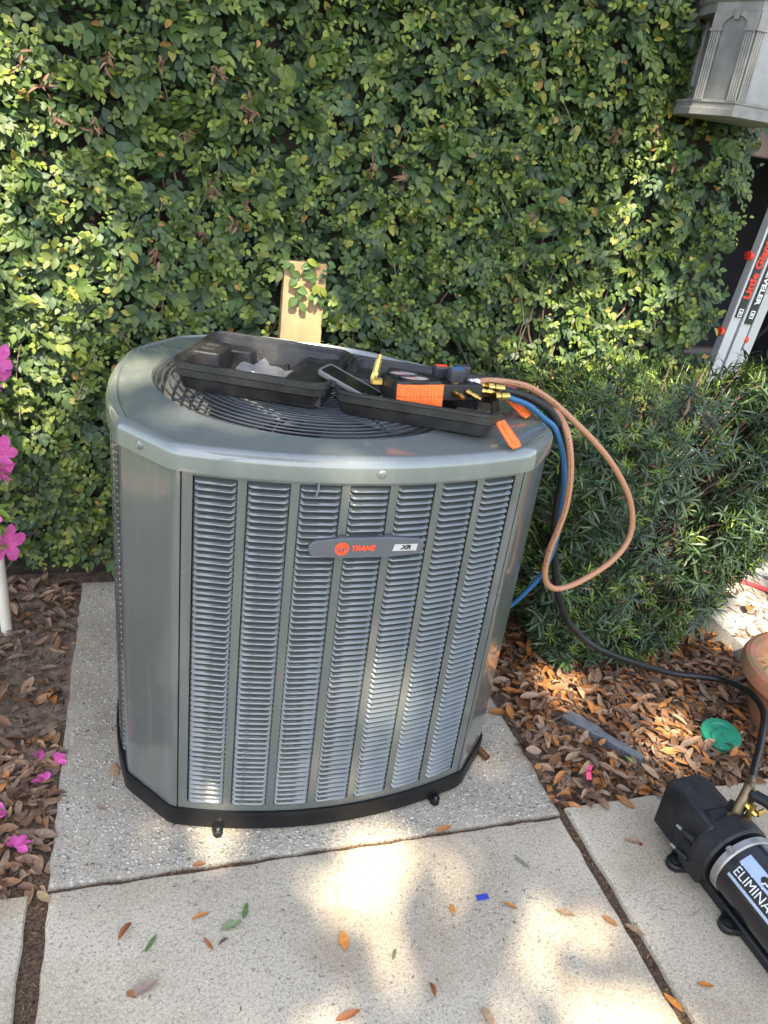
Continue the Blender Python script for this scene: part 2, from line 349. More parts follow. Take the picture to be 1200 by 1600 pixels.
M_slate = mat('grey_stone_strip', (0.16, 0.165, 0.175), 0.8, col2=(0.10, 0.10, 0.105), nscale=30, nmix=0.9, bump=0.8, bscale=60)
M_tape = mat('pink_tape', (0.75, 0.06, 0.18), 0.5, nscale=40, trans=0.2)
M_bluebit = mat('blue_plastic', (0.03, 0.05, 0.35), 0.4, nscale=40)
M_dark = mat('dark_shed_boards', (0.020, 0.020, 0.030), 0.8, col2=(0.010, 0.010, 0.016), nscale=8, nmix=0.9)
M_beam = mat('stained_beam', (0.10, 0.065, 0.05), 0.7, col2=(0.06, 0.04, 0.03), nscale=12)
M_bark = mat('oak_bark', (0.14, 0.115, 0.09), 0.9, col2=(0.07, 0.055, 0.045), nscale=12, nmix=0.9, bump=0.8, bscale=20)
M_oak = mat('oak_leaf', (0.075, 0.11, 0.035), 0.5, col2=(0.045, 0.075, 0.025), nscale=3, trans=0.15)
M_grass = mat('yard_grass', (0.07, 0.10, 0.035), 0.9, col2=(0.10, 0.09, 0.045), nscale=3, nmix=0.9, bump=0.5, bscale=60)

# ------------------------------------------------------------------ ground, slabs
kind(MB().box(-250, 250, -250, 250, -0.5, -0.055).build('ground', M_grass, smooth=False), 'structure')
kind(MB().box(-1.9, 2.0, 1.15, 2.75, -0.30, -0.022).build('planting_bed_soil', M_dirt, smooth=False), 'structure')
kind(MB().box(-1.6, 2.6, -0.75, 1.26, -0.30, -0.014).build('joint_soil', M_jointdirt, smooth=False), 'structure')

def slab(name, x0, x1, y0, y1, z1, m, wob=0.0025, seed=1):
    r = random.Random(seed); mb = MB(); P = []
    def edge(ax, ay, bx, by):
        n = max(2, int(math.hypot(bx-ax, by-ay)/0.035))
        for i in range(n):
            t = i/n; k = wob*(1 if i else 0)
            P.append((ax + (bx-ax)*t + r.uniform(-k, k), ay + (by-ay)*t + r.uniform(-k, k)))
    edge(x0, y0, x1, y0); edge(x1, y0, x1, y1); edge(x1, y1, x0, y1); edge(x0, y1, x0, y0)
    cxm, cym = (x0+x1)/2, (y0+y1)/2
    def ins(d, z): return [(x + (d if x < cxm else -d)*(1 if min(abs(x-x0), abs(x-x1)) < 0.01 else 0), y + (d if y < cym else -d)*(1 if min(abs(y-y0), abs(y-y1)) < 0.01 else 0), z) for x, y in P]
    mb.loops([ins(0, -0.1), ins(0, z1 - 0.007), ins(0.003, z1 - 0.002), ins(0.009, z1)])
    return kind(mb.build(name, m, smooth=True), 'structure')
slab('sidewalk', -0.196, 1.013, -0.72, 1.196, 0.0, M_walk, seed=1)
slab('sidewalk', -1.5, -0.236, -0.72, 1.199, 0.0, M_walk, seed=2)
slab('sidewalk', 1.041, 2.5, -0.72, 1.224, 0.0, M_walk, seed=3)
pad = slab('equipment_pad', -0.201, 1.02, 1.209, 2.42, 0.0, M_pad, wob=0.004, seed=4)
slab('garden_path', 2.01, 3.6, 1.64, 4.6, 0.06, M_path, wob=0.003, seed=5)

# exposed aggregate sitting proud of the pad
ico = np.array([(0,0,1),(0.89,0,0.45),(0.28,0.85,0.45),(-0.72,0.53,0.45),(-0.72,-0.53,0.45),(0.28,-0.85,0.45),(0.72,0.53,-0.45),(-0.28,0.85,-0.45),(-0.89,0,-0.45),(-0.28,-0.85,-0.45),(0.72,-0.53,-0.45),(0,0,-1)], float)
icf = np.array([(0,1,2),(0,2,3),(0,3,4),(0,4,5),(0,5,1),(1,6,2),(2,7,3),(3,8,4),(4,9,5),(5,10,1),(2,6,7),(3,7,8),(4,8,9),(5,9,10),(1,10,6)], int)
n = 7000
px = rng.uniform(-0.19, 1.01, n); py = 1.218 + rng.uniform(0, 1, n)**1.2*1.15
keep = ~((px > 0.0) & (px < 0.85) & (py > 1.36) & (py < 2.2)); px, py = px[keep], py[keep]; n = len(px)
a = rng.uniform(0, 6.28, n); MM = np.zeros((n, 3, 3)); MM[:,0,0] = np.cos(a); MM[:,0,1] = -np.sin(a); MM[:,1,0] = np.sin(a); MM[:,1,1] = np.cos(a); MM[:,2,2] = 1
sc = np.stack([0.0018 + 0.0050*rng.random(n)**2.4, 0.0014 + 0.0036*rng.random(n)**2.4, rng.uniform(0.0008, 0.0015, n)], 1)
V, F = instance(ico, icf, np.stack([px, py, np.full(n, 0.0002)], 1), MM, sc)
tn = np.repeat(np.where(rng.random(n) < 0.72, rng.uniform(0.6, 1.15, n), rng.uniform(0.25, 0.5, n)), len(ico))
M_pebt = mat('pebbles_tinted', (0.50, 0.47, 0.41), 0.75, col2=(0.40, 0.36, 0.31), nscale=60, nmix=0.8, attr=True)
pb = np_mesh('pebbles', V, F, M_pebt, pad, tint=np.stack([tn, tn*0.98, tn*0.95], 1)); kind(pb, 'stuff')

# ------------------------------------------------------------------ wall behind the ivy, shed opening beside it
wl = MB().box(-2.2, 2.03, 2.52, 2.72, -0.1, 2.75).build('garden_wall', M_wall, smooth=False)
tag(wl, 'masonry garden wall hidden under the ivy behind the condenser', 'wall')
sh = thing('storage_shed', 'dark open storage shed beyond the right end of the ivy wall', 'shed', (2.9, 3.4, 0.06))
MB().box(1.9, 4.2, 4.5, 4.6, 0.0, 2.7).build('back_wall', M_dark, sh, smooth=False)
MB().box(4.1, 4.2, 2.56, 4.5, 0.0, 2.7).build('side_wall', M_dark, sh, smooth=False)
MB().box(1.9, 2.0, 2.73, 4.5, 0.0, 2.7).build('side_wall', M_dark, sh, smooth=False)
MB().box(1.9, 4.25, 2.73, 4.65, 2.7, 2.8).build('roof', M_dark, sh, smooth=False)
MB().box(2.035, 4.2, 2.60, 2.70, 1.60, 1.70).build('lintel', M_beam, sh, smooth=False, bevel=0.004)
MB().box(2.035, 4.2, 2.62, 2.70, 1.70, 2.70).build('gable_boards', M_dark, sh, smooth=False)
# ------------------------------------------------------------------ condenser unit
unit = thing('air_conditioner', 'grey green louvered outdoor air conditioner condenser standing on the concrete pad', 'air conditioner', (0.42, 1.72, 0.0))
def front_y(x): return 1.266 + 0.060*((x - 0.415)/0.36)**2
SL, SR = 0.068, 0.768                                   # door seams
front = [(x, front_y(x)) for x in np.linspace(0.052, 0.782, 19)]
CLp, CRp = (-0.045, 1.452), (0.886, 1.442)
right = [(0.900, 1.53), (0.906, 1.62), (0.902, 1.72), (0.888, 1.80)]
back = [(0.70, 1.972), (0.52, 2.075), (0.33, 2.150), (0.20, 2.143), (0.09, 2.105)]
left = [(-0.015, 1.975), (-0.055, 1.83), (-0.068, 1.70), (-0.064, 1.57)]
def cr2(P, k=4):
    return [(q.x, q.y) for q in catmull([(x, y, 0) for x, y in P], k)]
def rnd3(a, b, c, r, n=4):
    A = Vector(b) + (Vector(a)-Vector(b)).normalized()*r; C = Vector(b) + (Vector(c)-Vector(b)).normalized()*r; B = Vector(b)
    return [tuple(A*(1-t)**2 + B*2*t*(1-t) + C*t*t) for t in [i/n for i in range(n+1)]]
arcR = cr2([CRp] + right, 3)[1:]; arcB = cr2([right[-1]] + back, 3)[1:]; arcL = cr2([back[-1]] + left + [CLp], 4)[1:-1]
OUT = rnd3(arcL[-1], CLp, front[0], 0.012) + rnd3(CLp, front[0], front[1], 0.018) + front[1:-1] + rnd3(front[-2], front[-1], CRp, 0.018) + rnd3(front[-1], CRp, arcR[0], 0.018) + arcR + arcB + arcL   # counter clockwise seen from above
CX, CY = 0.385, 1.715
def offset(poly, d):
    n = len(poly); res = []
    for i in range(n):
        p0, p1, p2 = Vector(poly[i-1]), Vector(poly[i]), Vector(poly[(i+1) % n])
        e1 = (p1-p0).normalized(); e2 = (p2-p1).normalized()
        n1 = Vector((e1.y, -e1.x)); n2 = Vector((e2.y, -e2.x)); b = (n1+n2).normalized()
        k = d/max(0.5, b.dot(n1)); res.append((p1.x + b.x*k, p1.y + b.y*k))
    return res
def lp(poly, z): return [(x, y, z) for x, y in poly]
# base pan
bp = MB().loops([lp(offset(OUT, -0.004), 0.004), lp(offset(OUT, 0.002), 0.012), lp(offset(OUT, 0.003), 0.052), lp(offset(OUT, 0.001), 0.060), lp(offset(OUT, -0.02), 0.060)]).build('base_pan', M_basepl, unit)
for fx in (0.158, 0.700):
    y = front_y(fx) - 0.006; mb = MB()
    mb.prism([(fx-0.013, y+0.010), (fx-0.011, y-0.011), (fx-0.006, y-0.018), (fx+0.006, y-0.018), (fx+0.011, y-0.011), (fx+0.013, y+0.010)], 0.001, 0.019)
    ft = mb.build('foot_lug', M_basepl, unit, bevel=0.002)
    MB().cyl((fx, y-0.010, 0.018), (fx, y-0.010, 0.022), 0.004, n=10).build('bolt', M_screw, ft)
# dark coil core behind the louvers
MB().loops([lp(offset(OUT, -0.030), 0.06), lp(offset(OUT, -0.030), 0.92)], False, False).build('coil', M_coil, unit)

def strip(name, pts, z0, z1, m, d=-0.005, ret=0.012):
    """a sheet metal panel following plan points, with its two long edges turned in"""
    pts = [Vector(p) for p in pts]; mb = MB()
    def nrm(i):
        a = pts[max(i-1, 0)]; b = pts[min(i+1, len(pts)-1)]; e = (b-a).normalized(); return Vector((e.y, -e.x))
    O = [p + nrm(i)*d for i, p in enumerate(pts)]
    row = [O[0] - nrm(0)*ret] + O + [O[-1] - nrm(len(pts)-1)*ret]
    mb.loops([[(p.x, p.y, z0) for p in row], [(p.x, p.y, z1) for p in row]], False, False, closed=False)
    return mb.build(name, m, unit, ang=25)
def lerp(a, b, t): return (a[0] + (b[0]-a[0])*t, a[1] + (b[1]-a[1])*t)
def rounded(a, b, c, r=0.012, n=5):
    """points rounding the corner b between a and c"""
    A = Vector(b) + (Vector(a)-Vector(b)).normalized()*r; C = Vector(b) + (Vector(c)-Vector(b)).normalized()*r; B = Vector(b)
    return [tuple(A*(1-t)**2 + B*2*t*(1-t) + C*t*t) for t in [i/n for i in range(n+1)]]
Z0, Z1 = 0.061, 0.915
FLp, FRp = front[0], front[-1]
strip('corner_panel', [lerp(left[-1], CLp, 0.75)] + rounded(left[-1], CLp, FLp, 0.010) + rounded(CLp, FLp, front[1], 0.012) + [(SL - 0.003, front_y(SL - 0.003))], Z0, Z1, M_paint)
strip('corner_panel', [(SR + 0.003, front_y(SR + 0.003))] + rounded(front[-2], FRp, CRp, 0.008) + rounded(FRp, CRp, right[0], 0.012) + [lerp(CRp, right[0], 0.35)], Z0, Z1, M_paint)
strip('corner_panel', [lerp(right[-1], back[0], t) for t in (0.02, 0.5, 1)] + [lerp(back[0], back[1], 0.05)], Z0, Z1, M_paint)
strip('corner_panel', [lerp(back[-1], left[0], t) for t in (0.0, 0.5, 1.0)] + [lerp(left[0], left[1], 0.12)], Z0, Z1, M_paint)

# front panel: curved sheet with seven louvred openings
NCOL = 7; CW = 0.0800; COLX = [0.1290 + 0.0960*i for i in range(NCOL)]
LZ0, LZ1 = 0.082, 0.902
xs = [SL + 0.002]
for c in COLX: xs += [c - CW/2, c - CW/6, c + CW/6, c + CW/2]
xs.append(SR - 0.002)
mb = MB()
def fpt(x, z, d=-0.005): return (x, front_y(x) - d, z)
rows = [Z0, LZ0, LZ1, Z1]
for i in range(len(xs) - 1):
    opening = any(abs((xs[i]+xs[i+1])/2 - c) < CW/2 for c in COLX)
    for j in range(3):
        if j == 1 and opening: continue
        mb.add([fpt(xs[i], rows[j]), fpt(xs[i+1], rows[j]), fpt(xs[i+1], rows[j+1]), fpt(xs[i], rows[j+1])], [(0,1,2,3)])
for c in COLX:                                            # turned in edges of the openings
    for x in (c - CW/2, c + CW/2):
        mb.add([fpt(x, LZ0), fpt(x, LZ1), fpt(x, LZ1, -0.016), fpt(x, LZ0, -0.016)], [(0,1,2,3)])
    mb.add([fpt(c-CW/2, LZ1), fpt(c+CW/2, LZ1), fpt(c+CW/2, LZ1, -0.016), fpt(c-CW/2, LZ1, -0.016)], [(0,1,2,3)])
    mb.add([fpt(c-CW/2, LZ0), fpt(c+CW/2, LZ0), fpt(c+CW/2, LZ0, -0.016), fpt(c-CW/2, LZ0, -0.016)], [(0,1,2,3)])
fp = mb.build('front_panel', M_paint, unit, ang=25)
NROW = 58; PITCH = (LZ1 - LZ0)/NROW
SEC = [(-0.0090, 0.0058), (-0.0045, 0.0029), (0.0005, -0.0008), (0.0034, -0.0031), (0.0038, -0.0046), (0.0022, -0.0052)]
def slat_mesh(w, sec=SEC):
    """one pressed louvre: x along the width, -y outwards, z up"""
    LS = []
    for x, k in ((-w/2 - 0.0010, 0.0), (-w/2 + 0.003, 0.72), (-w/2 + 0.009, 1.0), (w/2 - 0.009, 1.0), (w/2 - 0.003, 0.72), (w/2 + 0.0010, 0.0)):
        LS.append([(x, -(d*k - 0.0075*(1-k)), z) for d, z in sec])
    return LS
sm = MB().loops(slat_mesh(CW), False, False, closed=False)
slat_me = sm.build('louver', M_slat, None, ang=50)
smesh = slat_me.data; bpy.data.objects.remove(slat_me)
spots = []
for c in COLX:
    yaw = math.atan(2*0.060*(c - 0.415)/0.36**2)
    for r_ in range(NROW):
        z = LZ0 + PITCH*(r_ + 0.45)
        spots.append((c, front_y(c) + 0.005, z, yaw))
spots.sort(key=lambda s: -s[2] + 0.25*abs(s[0] - 0.3))
Pinv = PM[unit.name].inverted()
for s in spots[:300]:
    o = bpy.data.objects.new('louver', smesh); COL.objects.link(o); o.parent = fp
    o.location = s[:3]; o.rotation_euler = (rnd.gauss(0, 0.02), 0, s[3])
rest = MB()
for s in spots[300:]:
    rest.loops(slat_mesh(CW), False, False, Matrix.Translation(s[:3]) @ Matrix.Rotation(s[3], 4, 'Z') @ Matrix.Rotation(rnd.gauss(0, 0.02), 4, 'X'), closed=False)
kind(rest.build('lower_louvers', M_slat, fp, ang=50), 'stuff')

# side and back grilles, seen edge on
def grille(name, pts):
    P = [Vector(p) for p in pts]; mb = MB()
    for i in range(len(P) - 1):
        a, b = P[i], P[i+1]; e = (b-a); w = e.length; e.normalize(); yaw = math.atan2(e.y, e.x)
        nn = Vector((e.y, -e.x))
        for z0, z1 in ((Z0, Z0+0.02), (Z1-0.015, Z1)):
            mb.add([(*(a - nn*0.005), z0), (*(b - nn*0.005), z0), (*(b - nn*0.005), z1), (*(a - nn*0.005), z1)], [(0,1,2,3)])
        for t in (0.0, 1.0):
            q = a + e*w*t; h = 0.006
            mb.add([(*(q - e*h - nn*0.005), Z0), (*(q + e*h - nn*0.005), Z0), (*(q + e*h - nn*0.005), Z1), (*(q - e*h - nn*0.005), Z1)], [(0,1,2,3)])
        mid = (a+b)/2
        for r_ in range(52):
            z = Z0 + 0.022 + (Z1 - Z0 - 0.04)*(r_+0.5)/52
            mb.loops(slat_mesh(w - 0.012, SEC[:5]), False, False, Matrix.Translation((mid.x - nn.x*0.006, mid.y - nn.y*0.006, z)) @ Matrix.Rotation(yaw, 4, 'Z'), closed=False)
    return kind(mb.build(name, M_slat, unit, ang=50), 'stuff')
grille('side_louvers', [lerp(left[0], left[1], 0.15)] + left[1:] + [lerp(left[-1], CLp, 0.70)])
grille('side_louvers', [lerp(CRp, right[0], 0.40)] + right)
grille('rear_louvers', [lerp(back[0], back[1], 0.08)] + back[1:])

# lid with the fan opening
ang = sorted(set([round(math.atan2(y - CY, x - CX), 6) for x, y in OUT] + [round(-math.pi + 2*math.pi*i/96 + 0.003, 6) for i in range(96)]))
def hit(a):
    d = Vector((math.cos(a), math.sin(a))); best = 0
    for i in range(len(OUT)):
        p = Vector(OUT[i]) - Vector((CX, CY)); q = Vector(OUT[(i+1) % len(OUT)]) - Vector((CX, CY)); e = q - p
        den = d.x*e.y - d.y*e.x
        if abs(den) < 1e-9: continue
        t = (p.x*e.y - p.y*e.x)/den; u = (p.x*d.y - p.y*d.x)/den
        if t > 0 and -1e-6 <= u <= 1 + 1e-6: best = max(best, t)
    return best
HR = [hit(a) for a in ang]; RO = 0.358
def ring(fn):
    return [(CX + math.cos(a)*fn(r)[0], CY + math.sin(a)*fn(r)[0], fn(r)[1]) for a, r in zip(ang, HR)]
def mixr(k, z): return lambda r: (r - 0.004 + (RO + 0.022 - r + 0.004)*k, z)
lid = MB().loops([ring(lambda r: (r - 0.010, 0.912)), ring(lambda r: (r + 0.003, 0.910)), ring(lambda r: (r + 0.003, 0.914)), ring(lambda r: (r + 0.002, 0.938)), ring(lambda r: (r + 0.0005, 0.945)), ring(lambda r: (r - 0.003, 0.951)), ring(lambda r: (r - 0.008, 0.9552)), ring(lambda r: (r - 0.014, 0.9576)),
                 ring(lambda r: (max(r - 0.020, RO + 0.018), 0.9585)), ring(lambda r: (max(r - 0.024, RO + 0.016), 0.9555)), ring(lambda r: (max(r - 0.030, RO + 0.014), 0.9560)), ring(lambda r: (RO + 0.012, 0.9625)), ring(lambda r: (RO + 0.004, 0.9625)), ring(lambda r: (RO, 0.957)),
                 ring(lambda r: (RO - 0.002, 0.945)), ring(lambda r: (RO - 0.001, 0.915))], False, False).build('lid', M_paint_skylit, unit, ang=40)
MB().loops([[(CX + math.cos(a)*rr, CY + math.sin(a)*rr, z) for a in ang] for rr, z in ((RO - 0.0015, 0.916), (RO - 0.006, 0.86), (RO - 0.012, 0.62))], False, False).build('fan_shroud', M_shroud, unit)
MB().lathe([(RO, 0.40), (0.01, 0.40)], 32, Matrix.Translation((CX, CY, 0)), False, True).build('compressor_deck', M_dark, unit)
for (sx, sy, nx, ny) in ((-0.001, 1.395, -0.79, -0.61), (0.432, front_y(0.432), 0.0, -1.0)):
    p = Vector((sx, sy, 0.930)); nv = Vector((nx, ny, 0)).normalized()
    s_ = MB().tube([p, p + nv*0.0045, p + nv*0.0055], [0.0085, 0.0085, 0.006], 14).build('screw', M_screw, unit)
    MB().tube([p + nv*0.005, p + nv*0.0095], [0.0045, 0.004], 6).build('screw_head', M_screw, s_)
# fan guard
for k in range(22):
    rr = 0.352 - k*0.0138
    z = 0.9505 + 0.012*min(1, k/6) - 0.0
    MB().tube([(CX + rr*math.cos(2*math.pi*i/72), CY + rr*math.sin(2*math.pi*i/72), z) for i in range(72)], 0.0021, 6, closed=True).build('guard_ring', M_wire, unit)
for k in range(8):
    a = R(-70 + 45*k); c, s_ = math.cos(a), math.sin(a)
    MB().tube([(CX + c*r_, CY + s_*r_, z) for r_, z in ((0.362, 0.944), (0.350, 0.946), (0.27, 0.9575), (0.05, 0.9575))], 0.0026, 6).build('guard_spoke', M_wire, unit)
# fan
fan = MB().lathe([(0.02, 0.70), (0.085, 0.71), (0.088, 0.80), (0.07, 0.83), (0.02, 0.835)], 28, Matrix.Translation((CX, CY, 0))).build('fan_motor', M_coil, unit)
for k in range(4):
    LS = []
    for i in range(9):
        t = i/8; rr = 0.07 + 0.262*t; half = 0.075 + 0.085*t
        row = []
        for j in range(6):
            u = j/5*2 - 1; a = R(20 + 90*k) + u*half/rr*0.55 + 0.25*t
            row.append((CX + rr*math.cos(a), CY + rr*math.sin(a), 0.855 + 0.045*u + 0.012*(1 - u*u)))
        LS.append(row)
    MB().loops(LS, False, False, closed=False).build('fan_blade', M_fan, fan)
# badge
by = front_y(0.421); yaw = 0.0
badge = MB(); w = 0.118; hh = 0.0225
prof = []
for i in range(7): a = R(90 + 180*i/6); prof.append((-w + 0.016 + 0.016*math.cos(a), 0.0175*math.sin(a)))
prof += [(-0.05, -hh), (0.05, -hh)]
for i in range(7): a = R(-90 + 180*i/6); prof.append((w - 0.012 + 0.012*math.cos(a), 0.0175*math.sin(a)))
prof += [(0.05, hh), (-0.05, hh)]
def bl(k, d): return [(0.421 + x*k, by - d, 0.7735 + z*(k if k == 1 else k*0.93)) for x, z in prof]
bo = badge.loops([bl(1, -0.002), bl(1, 0.006), bl(0.985, 0.0085)]).build('badge', M_badge, unit, ang=30)
MF = lambda x, z, d: basis((0.421 + x, by - d, 0.7735 + z), (1, 0, 0), (0, 0, 1), (0, -1, 0))
MB().lathe([(0.0143, 0), (0.0143, 0.0006)], 32, MF(-0.052, 0, 0.0087)).build('emblem_disc', M_red, bo)
em = MB()
for z, x0, x1 in ((0.0022, -0.0125, 0.002), (0.0005, -0.010, 0.011), (-0.0016, 0.000, 0.0125), (-0.0042, -0.0118, 0.006)):
    em.box(x0, x1, z - 0.0006, z + 0.0005, 0.0007, 0.0010, MF(-0.052, 0, 0.0087))
em.box(-0.006, -0.003, -0.008, -0.002, 0.0007, 0.001, MF(-0.052, 0, 0.0087)); em.box(0.002, 0.004, -0.007, 0.0, 0.0007, 0.001, MF(-0.052, 0, 0.0087))
em.build('emblem_lines', M_badge, bo)
text('lettering', 'TRANE', 0.0155, MF(-0.010, 0.0, 0.0090), M_red, bo, shear=0.28, offset=0.0006, sx=0.98)
pl = MB(); pp = [(0.052, -0.0075), (0.102, -0.0075), (0.1035, 0.0075), (0.0555, 0.0075)]
pl.prism(pp, 0, 0.0006, MF(0, 0, 0.0088)); pl.build('model_plate', M_plate, bo)
text('lettering', 'XR', 0.0130, MF(0.079, 0.0, 0.0097), M_ink, bo, shear=0.28, offset=0.0006, sx=1.15)
# bit of wire poking from under the lid, pipe stub at the base
MB().tube([(0.315, front_y(0.315) + 0.004, 0.912), (0.313, front_y(0.315) - 0.006, 0.899), (0.308, front_y(0.315) - 0.010, 0.882)], 0.0022, 6).build('wire_end', M_badge, unit)
st = MB(); st.loops([[(0.872 + 0.0, 0, 0)]*3], False, False) if False else None
pts = [Vector((0.868, 1.470, 0.020)), Vector((0.886, 1.425, 0.016)), Vector((0.893, 1.404, 0.015))]
stub = MB(); stub.tube(pts, 0.0095, 14, caps=False)
tag(stub.build('copper_pipe_stub', M_copper), 'short dull copper pipe stub beside the right corner of the condenser', 'pipe')
# ------------------------------------------------------------------ board on the wall
bd = MB()
bd.box(0.424, 0.556, 2.408, 2.452, -0.02, 1.122)
tag(bd.build('wooden_board', M_wood, bevel=0.003), 'upright weathered pine board poking out of the ivy behind the condenser', 'board')

# ------------------------------------------------------------------ climbing fig on the wall
IVY_T, IVY_F = leaf_template([(0.10, 0.17), (0.30, 0.315), (0.55, 0.31), (0.80, 0.17)], fold=0.28, bend=0.16)
def lowf(x, z):
    return (0.5 + 0.20*np.sin(2.3*x + 1.1*z + 0.5) + 0.17*np.sin(4.9*x - 3.7*z + 1.7) + 0.13*np.sin(9.1*x + 7.3*z) + 0.12*np.sin(-6.2*x + 11.0*z + 2.2))
XA, XB, ZA, ZB = -1.25, 2.035, 0.03, 2.45
P_, AX, NO, SZ, TI = [], [], [], [], []
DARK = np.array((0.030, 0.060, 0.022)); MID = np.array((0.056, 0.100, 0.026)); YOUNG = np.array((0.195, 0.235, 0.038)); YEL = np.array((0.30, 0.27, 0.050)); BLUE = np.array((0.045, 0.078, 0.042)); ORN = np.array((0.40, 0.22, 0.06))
# flat under-layer
n = 13000
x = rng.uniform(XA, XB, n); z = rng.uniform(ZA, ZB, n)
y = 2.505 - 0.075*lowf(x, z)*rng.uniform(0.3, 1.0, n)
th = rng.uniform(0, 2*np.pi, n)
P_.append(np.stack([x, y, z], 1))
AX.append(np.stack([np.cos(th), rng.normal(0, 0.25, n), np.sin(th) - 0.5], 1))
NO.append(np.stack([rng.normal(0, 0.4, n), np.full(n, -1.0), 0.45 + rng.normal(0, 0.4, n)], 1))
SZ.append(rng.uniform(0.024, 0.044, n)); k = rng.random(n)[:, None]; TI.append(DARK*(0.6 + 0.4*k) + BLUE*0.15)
# shoots with alternate leaves
NS = 7200
gx = rng.uniform(XA, XB, NS); gz = rng.uniform(ZA + 0.05, ZB, NS)
for i in range(NS):
    d0 = lowf(gx[i], gz[i])
    a = rng.uniform(R(-25), R(205)) if rng.random() < 0.75 else rng.uniform(0, 6.283)
    out = rng.uniform(0.35, 1.0); m_ = int(rng.integers(5, 11)); step = rng.uniform(0.010, 0.0155)
    d = np.array([math.cos(a), -out, math.sin(a)]); d /= np.linalg.norm(d)
    lat = np.cross(d, [0, -1, 0.45]); lat /= np.linalg.norm(lat) + 1e-6
    p = np.array([gx[i], 2.500 - 0.095*d0, gz[i]])
    youth = rng.beta(1.3, 2.1); base = MID*rng.uniform(0.55, 1.15) if rng.random() < 0.68 else (BLUE if rng.random() < 0.5 else DARK)*rng.uniform(0.7, 1.25)
    l0 = rng.uniform(0.027, 0.039) if rng.random() < 0.7 else (rng.uniform(0.017, 0.026) if rng.random() < 0.6 else rng.uniform(0.039, 0.050)); nb = rng.normal(0, 0.22, 3)
    for j in range(m_):
        s = j/(m_ - 1); side = 1 if j % 2 else -1
        d = d + np.array([0, 0.03, -0.10])*step/0.016; d /= np.linalg.norm(d)
        p = p + d*step
        ax = lat*side*rng.uniform(0.6, 1.0) + d*rng.uniform(0.25, 0.7)*(1 + 1.2*s) + np.array([0, -0.1, -rng.uniform(0.1, 0.55)])
        no = np.array([0, -0.85, 0.62]) + nb + rng.normal(0, 0.20, 3)
        P_.append(p[None].copy()); AX.append(ax[None]); NO.append(no[None])
        SZ.append(np.array([l0*(1.05 - 0.5*max(0, s - 0.45)/0.55)*rng.uniform(0.85, 1.1)]))
        f = max(0, s - 0.35)/0.65*youth*1.6
        c = base*(1 - min(1, f)) + YOUNG*min(1, f)
        q = rng.random()
        if q < 0.022: c = YEL*rng.uniform(0.6, 1.0)
        elif q < 0.028: c = ORN*rng.uniform(0.6, 1.0)
        TI.append((c*rng.uniform(0.85, 1.15))[None])
P_ = np.concatenate(P_); AX = np.concatenate(AX); NO = np.concatenate(NO); SZ = np.concatenate(SZ); TI = np.concatenate(TI)
X, Y, Z = P_.T
ok = (Z > 0.02) & (Z < 2.5) & (Y < 2.515)
ok &= X < 2.045 + 0.02*np.sin(Z*9) + 0.025*np.sin(Z*23 + 1) - 0.02
ok &= ~((X > 0.395) & (X < 0.585) & (Z < 1.075 + 0.03*np.sin(X*60)) & (Y < 2.47) & ~((Z > 0.93) & (X > 0.49) & (Z > 0.93 + (0.56 - X)*1.6)))
ok &= ~((X > 1.605) & (X < 1.98) & (Z > 1.645) & (Y < 2.43))
ok &= ~((Z < 0.06) & (rng.random(len(X)) < 0.5))
P_, AX, NO, SZ, TI = P_[ok], AX[ok], NO[ok], SZ[ok], TI[ok]
# sprays hanging over the top of the board
ex = [(0.430 + 0.125*((i*0.618) % 1), 2.385 + 0.012*((i*0.37) % 1), 1.02 + 0.13*((i*0.755) % 1)) for i in range(26)]
ex = [e for e in ex if e[2] > 1.095 or e[0] > 0.50]
ex += [(0.462 + 0.012*(i % 2), 2.392, 1.08 - 0.015*i) for i in range(6)]
for e in ex:
    P_ = np.vstack([P_, e]); a = rng.uniform(-2.8, -0.3); AX = np.vstack([AX, (math.cos(a), -0.15, math.sin(a))]); NO = np.vstack([NO, np.array([0, -1, 0.5]) + rng.normal(0, 0.2, 3)])
    SZ = np.append(SZ, rng.uniform(0.028, 0.042)); TI = np.vstack([TI, MID*rng.uniform(0.7, 1.2) if rng.random() < 0.75 else YOUNG*0.8])
n = len(P_); MM = frames(AX, NO)
sc = np.stack([SZ*rng.uniform(0.88, 1.12, n), SZ, SZ], 1)
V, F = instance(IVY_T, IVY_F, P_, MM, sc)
ivy = thing('climbing_fig', 'dense green climbing fig covering the whole wall behind the condenser', 'climbing plant', (0.5, 2.5, 0.0))
K = len(IVY_T); MF_ = len(IVY_F)
# largest in view: near the camera, facing it, inside the frame
cpos = np.array([0, 0, 1.5]); vec = cpos - P_; dist = np.linalg.norm(vec, axis=1)
face = np.abs(np.sum(MM[:, :, 2]*vec, 1))/dist
score = SZ**2*face/dist**2
Rm = np.array([[0.95393, -0.01292, 0.29971], [-0.27253, -0.45392, 0.84828], [0.12535, -0.89095, -0.43653]])
q = (P_ - cpos) @ Rm
u_ = 600 + 1202*q[:, 0]/q[:, 2]; v_ = 800 + 1202*q[:, 1]/q[:, 2]
score[(u_ < 10) | (u_ > 1190) | (v_ < 10) | (v_ > 760)] = 0
hidden_by_unit = (u_ > 170) & (u_ < 870) & (v_ > 535)
score[hidden_by_unit] = 0
front_ = 2.51 - P_[:, 1]; score *= np.clip((front_ - 0.06)/0.05, 0, 1)
big = np.argsort(-score)[:300]
isbig = np.zeros(n, bool); isbig[big] = True
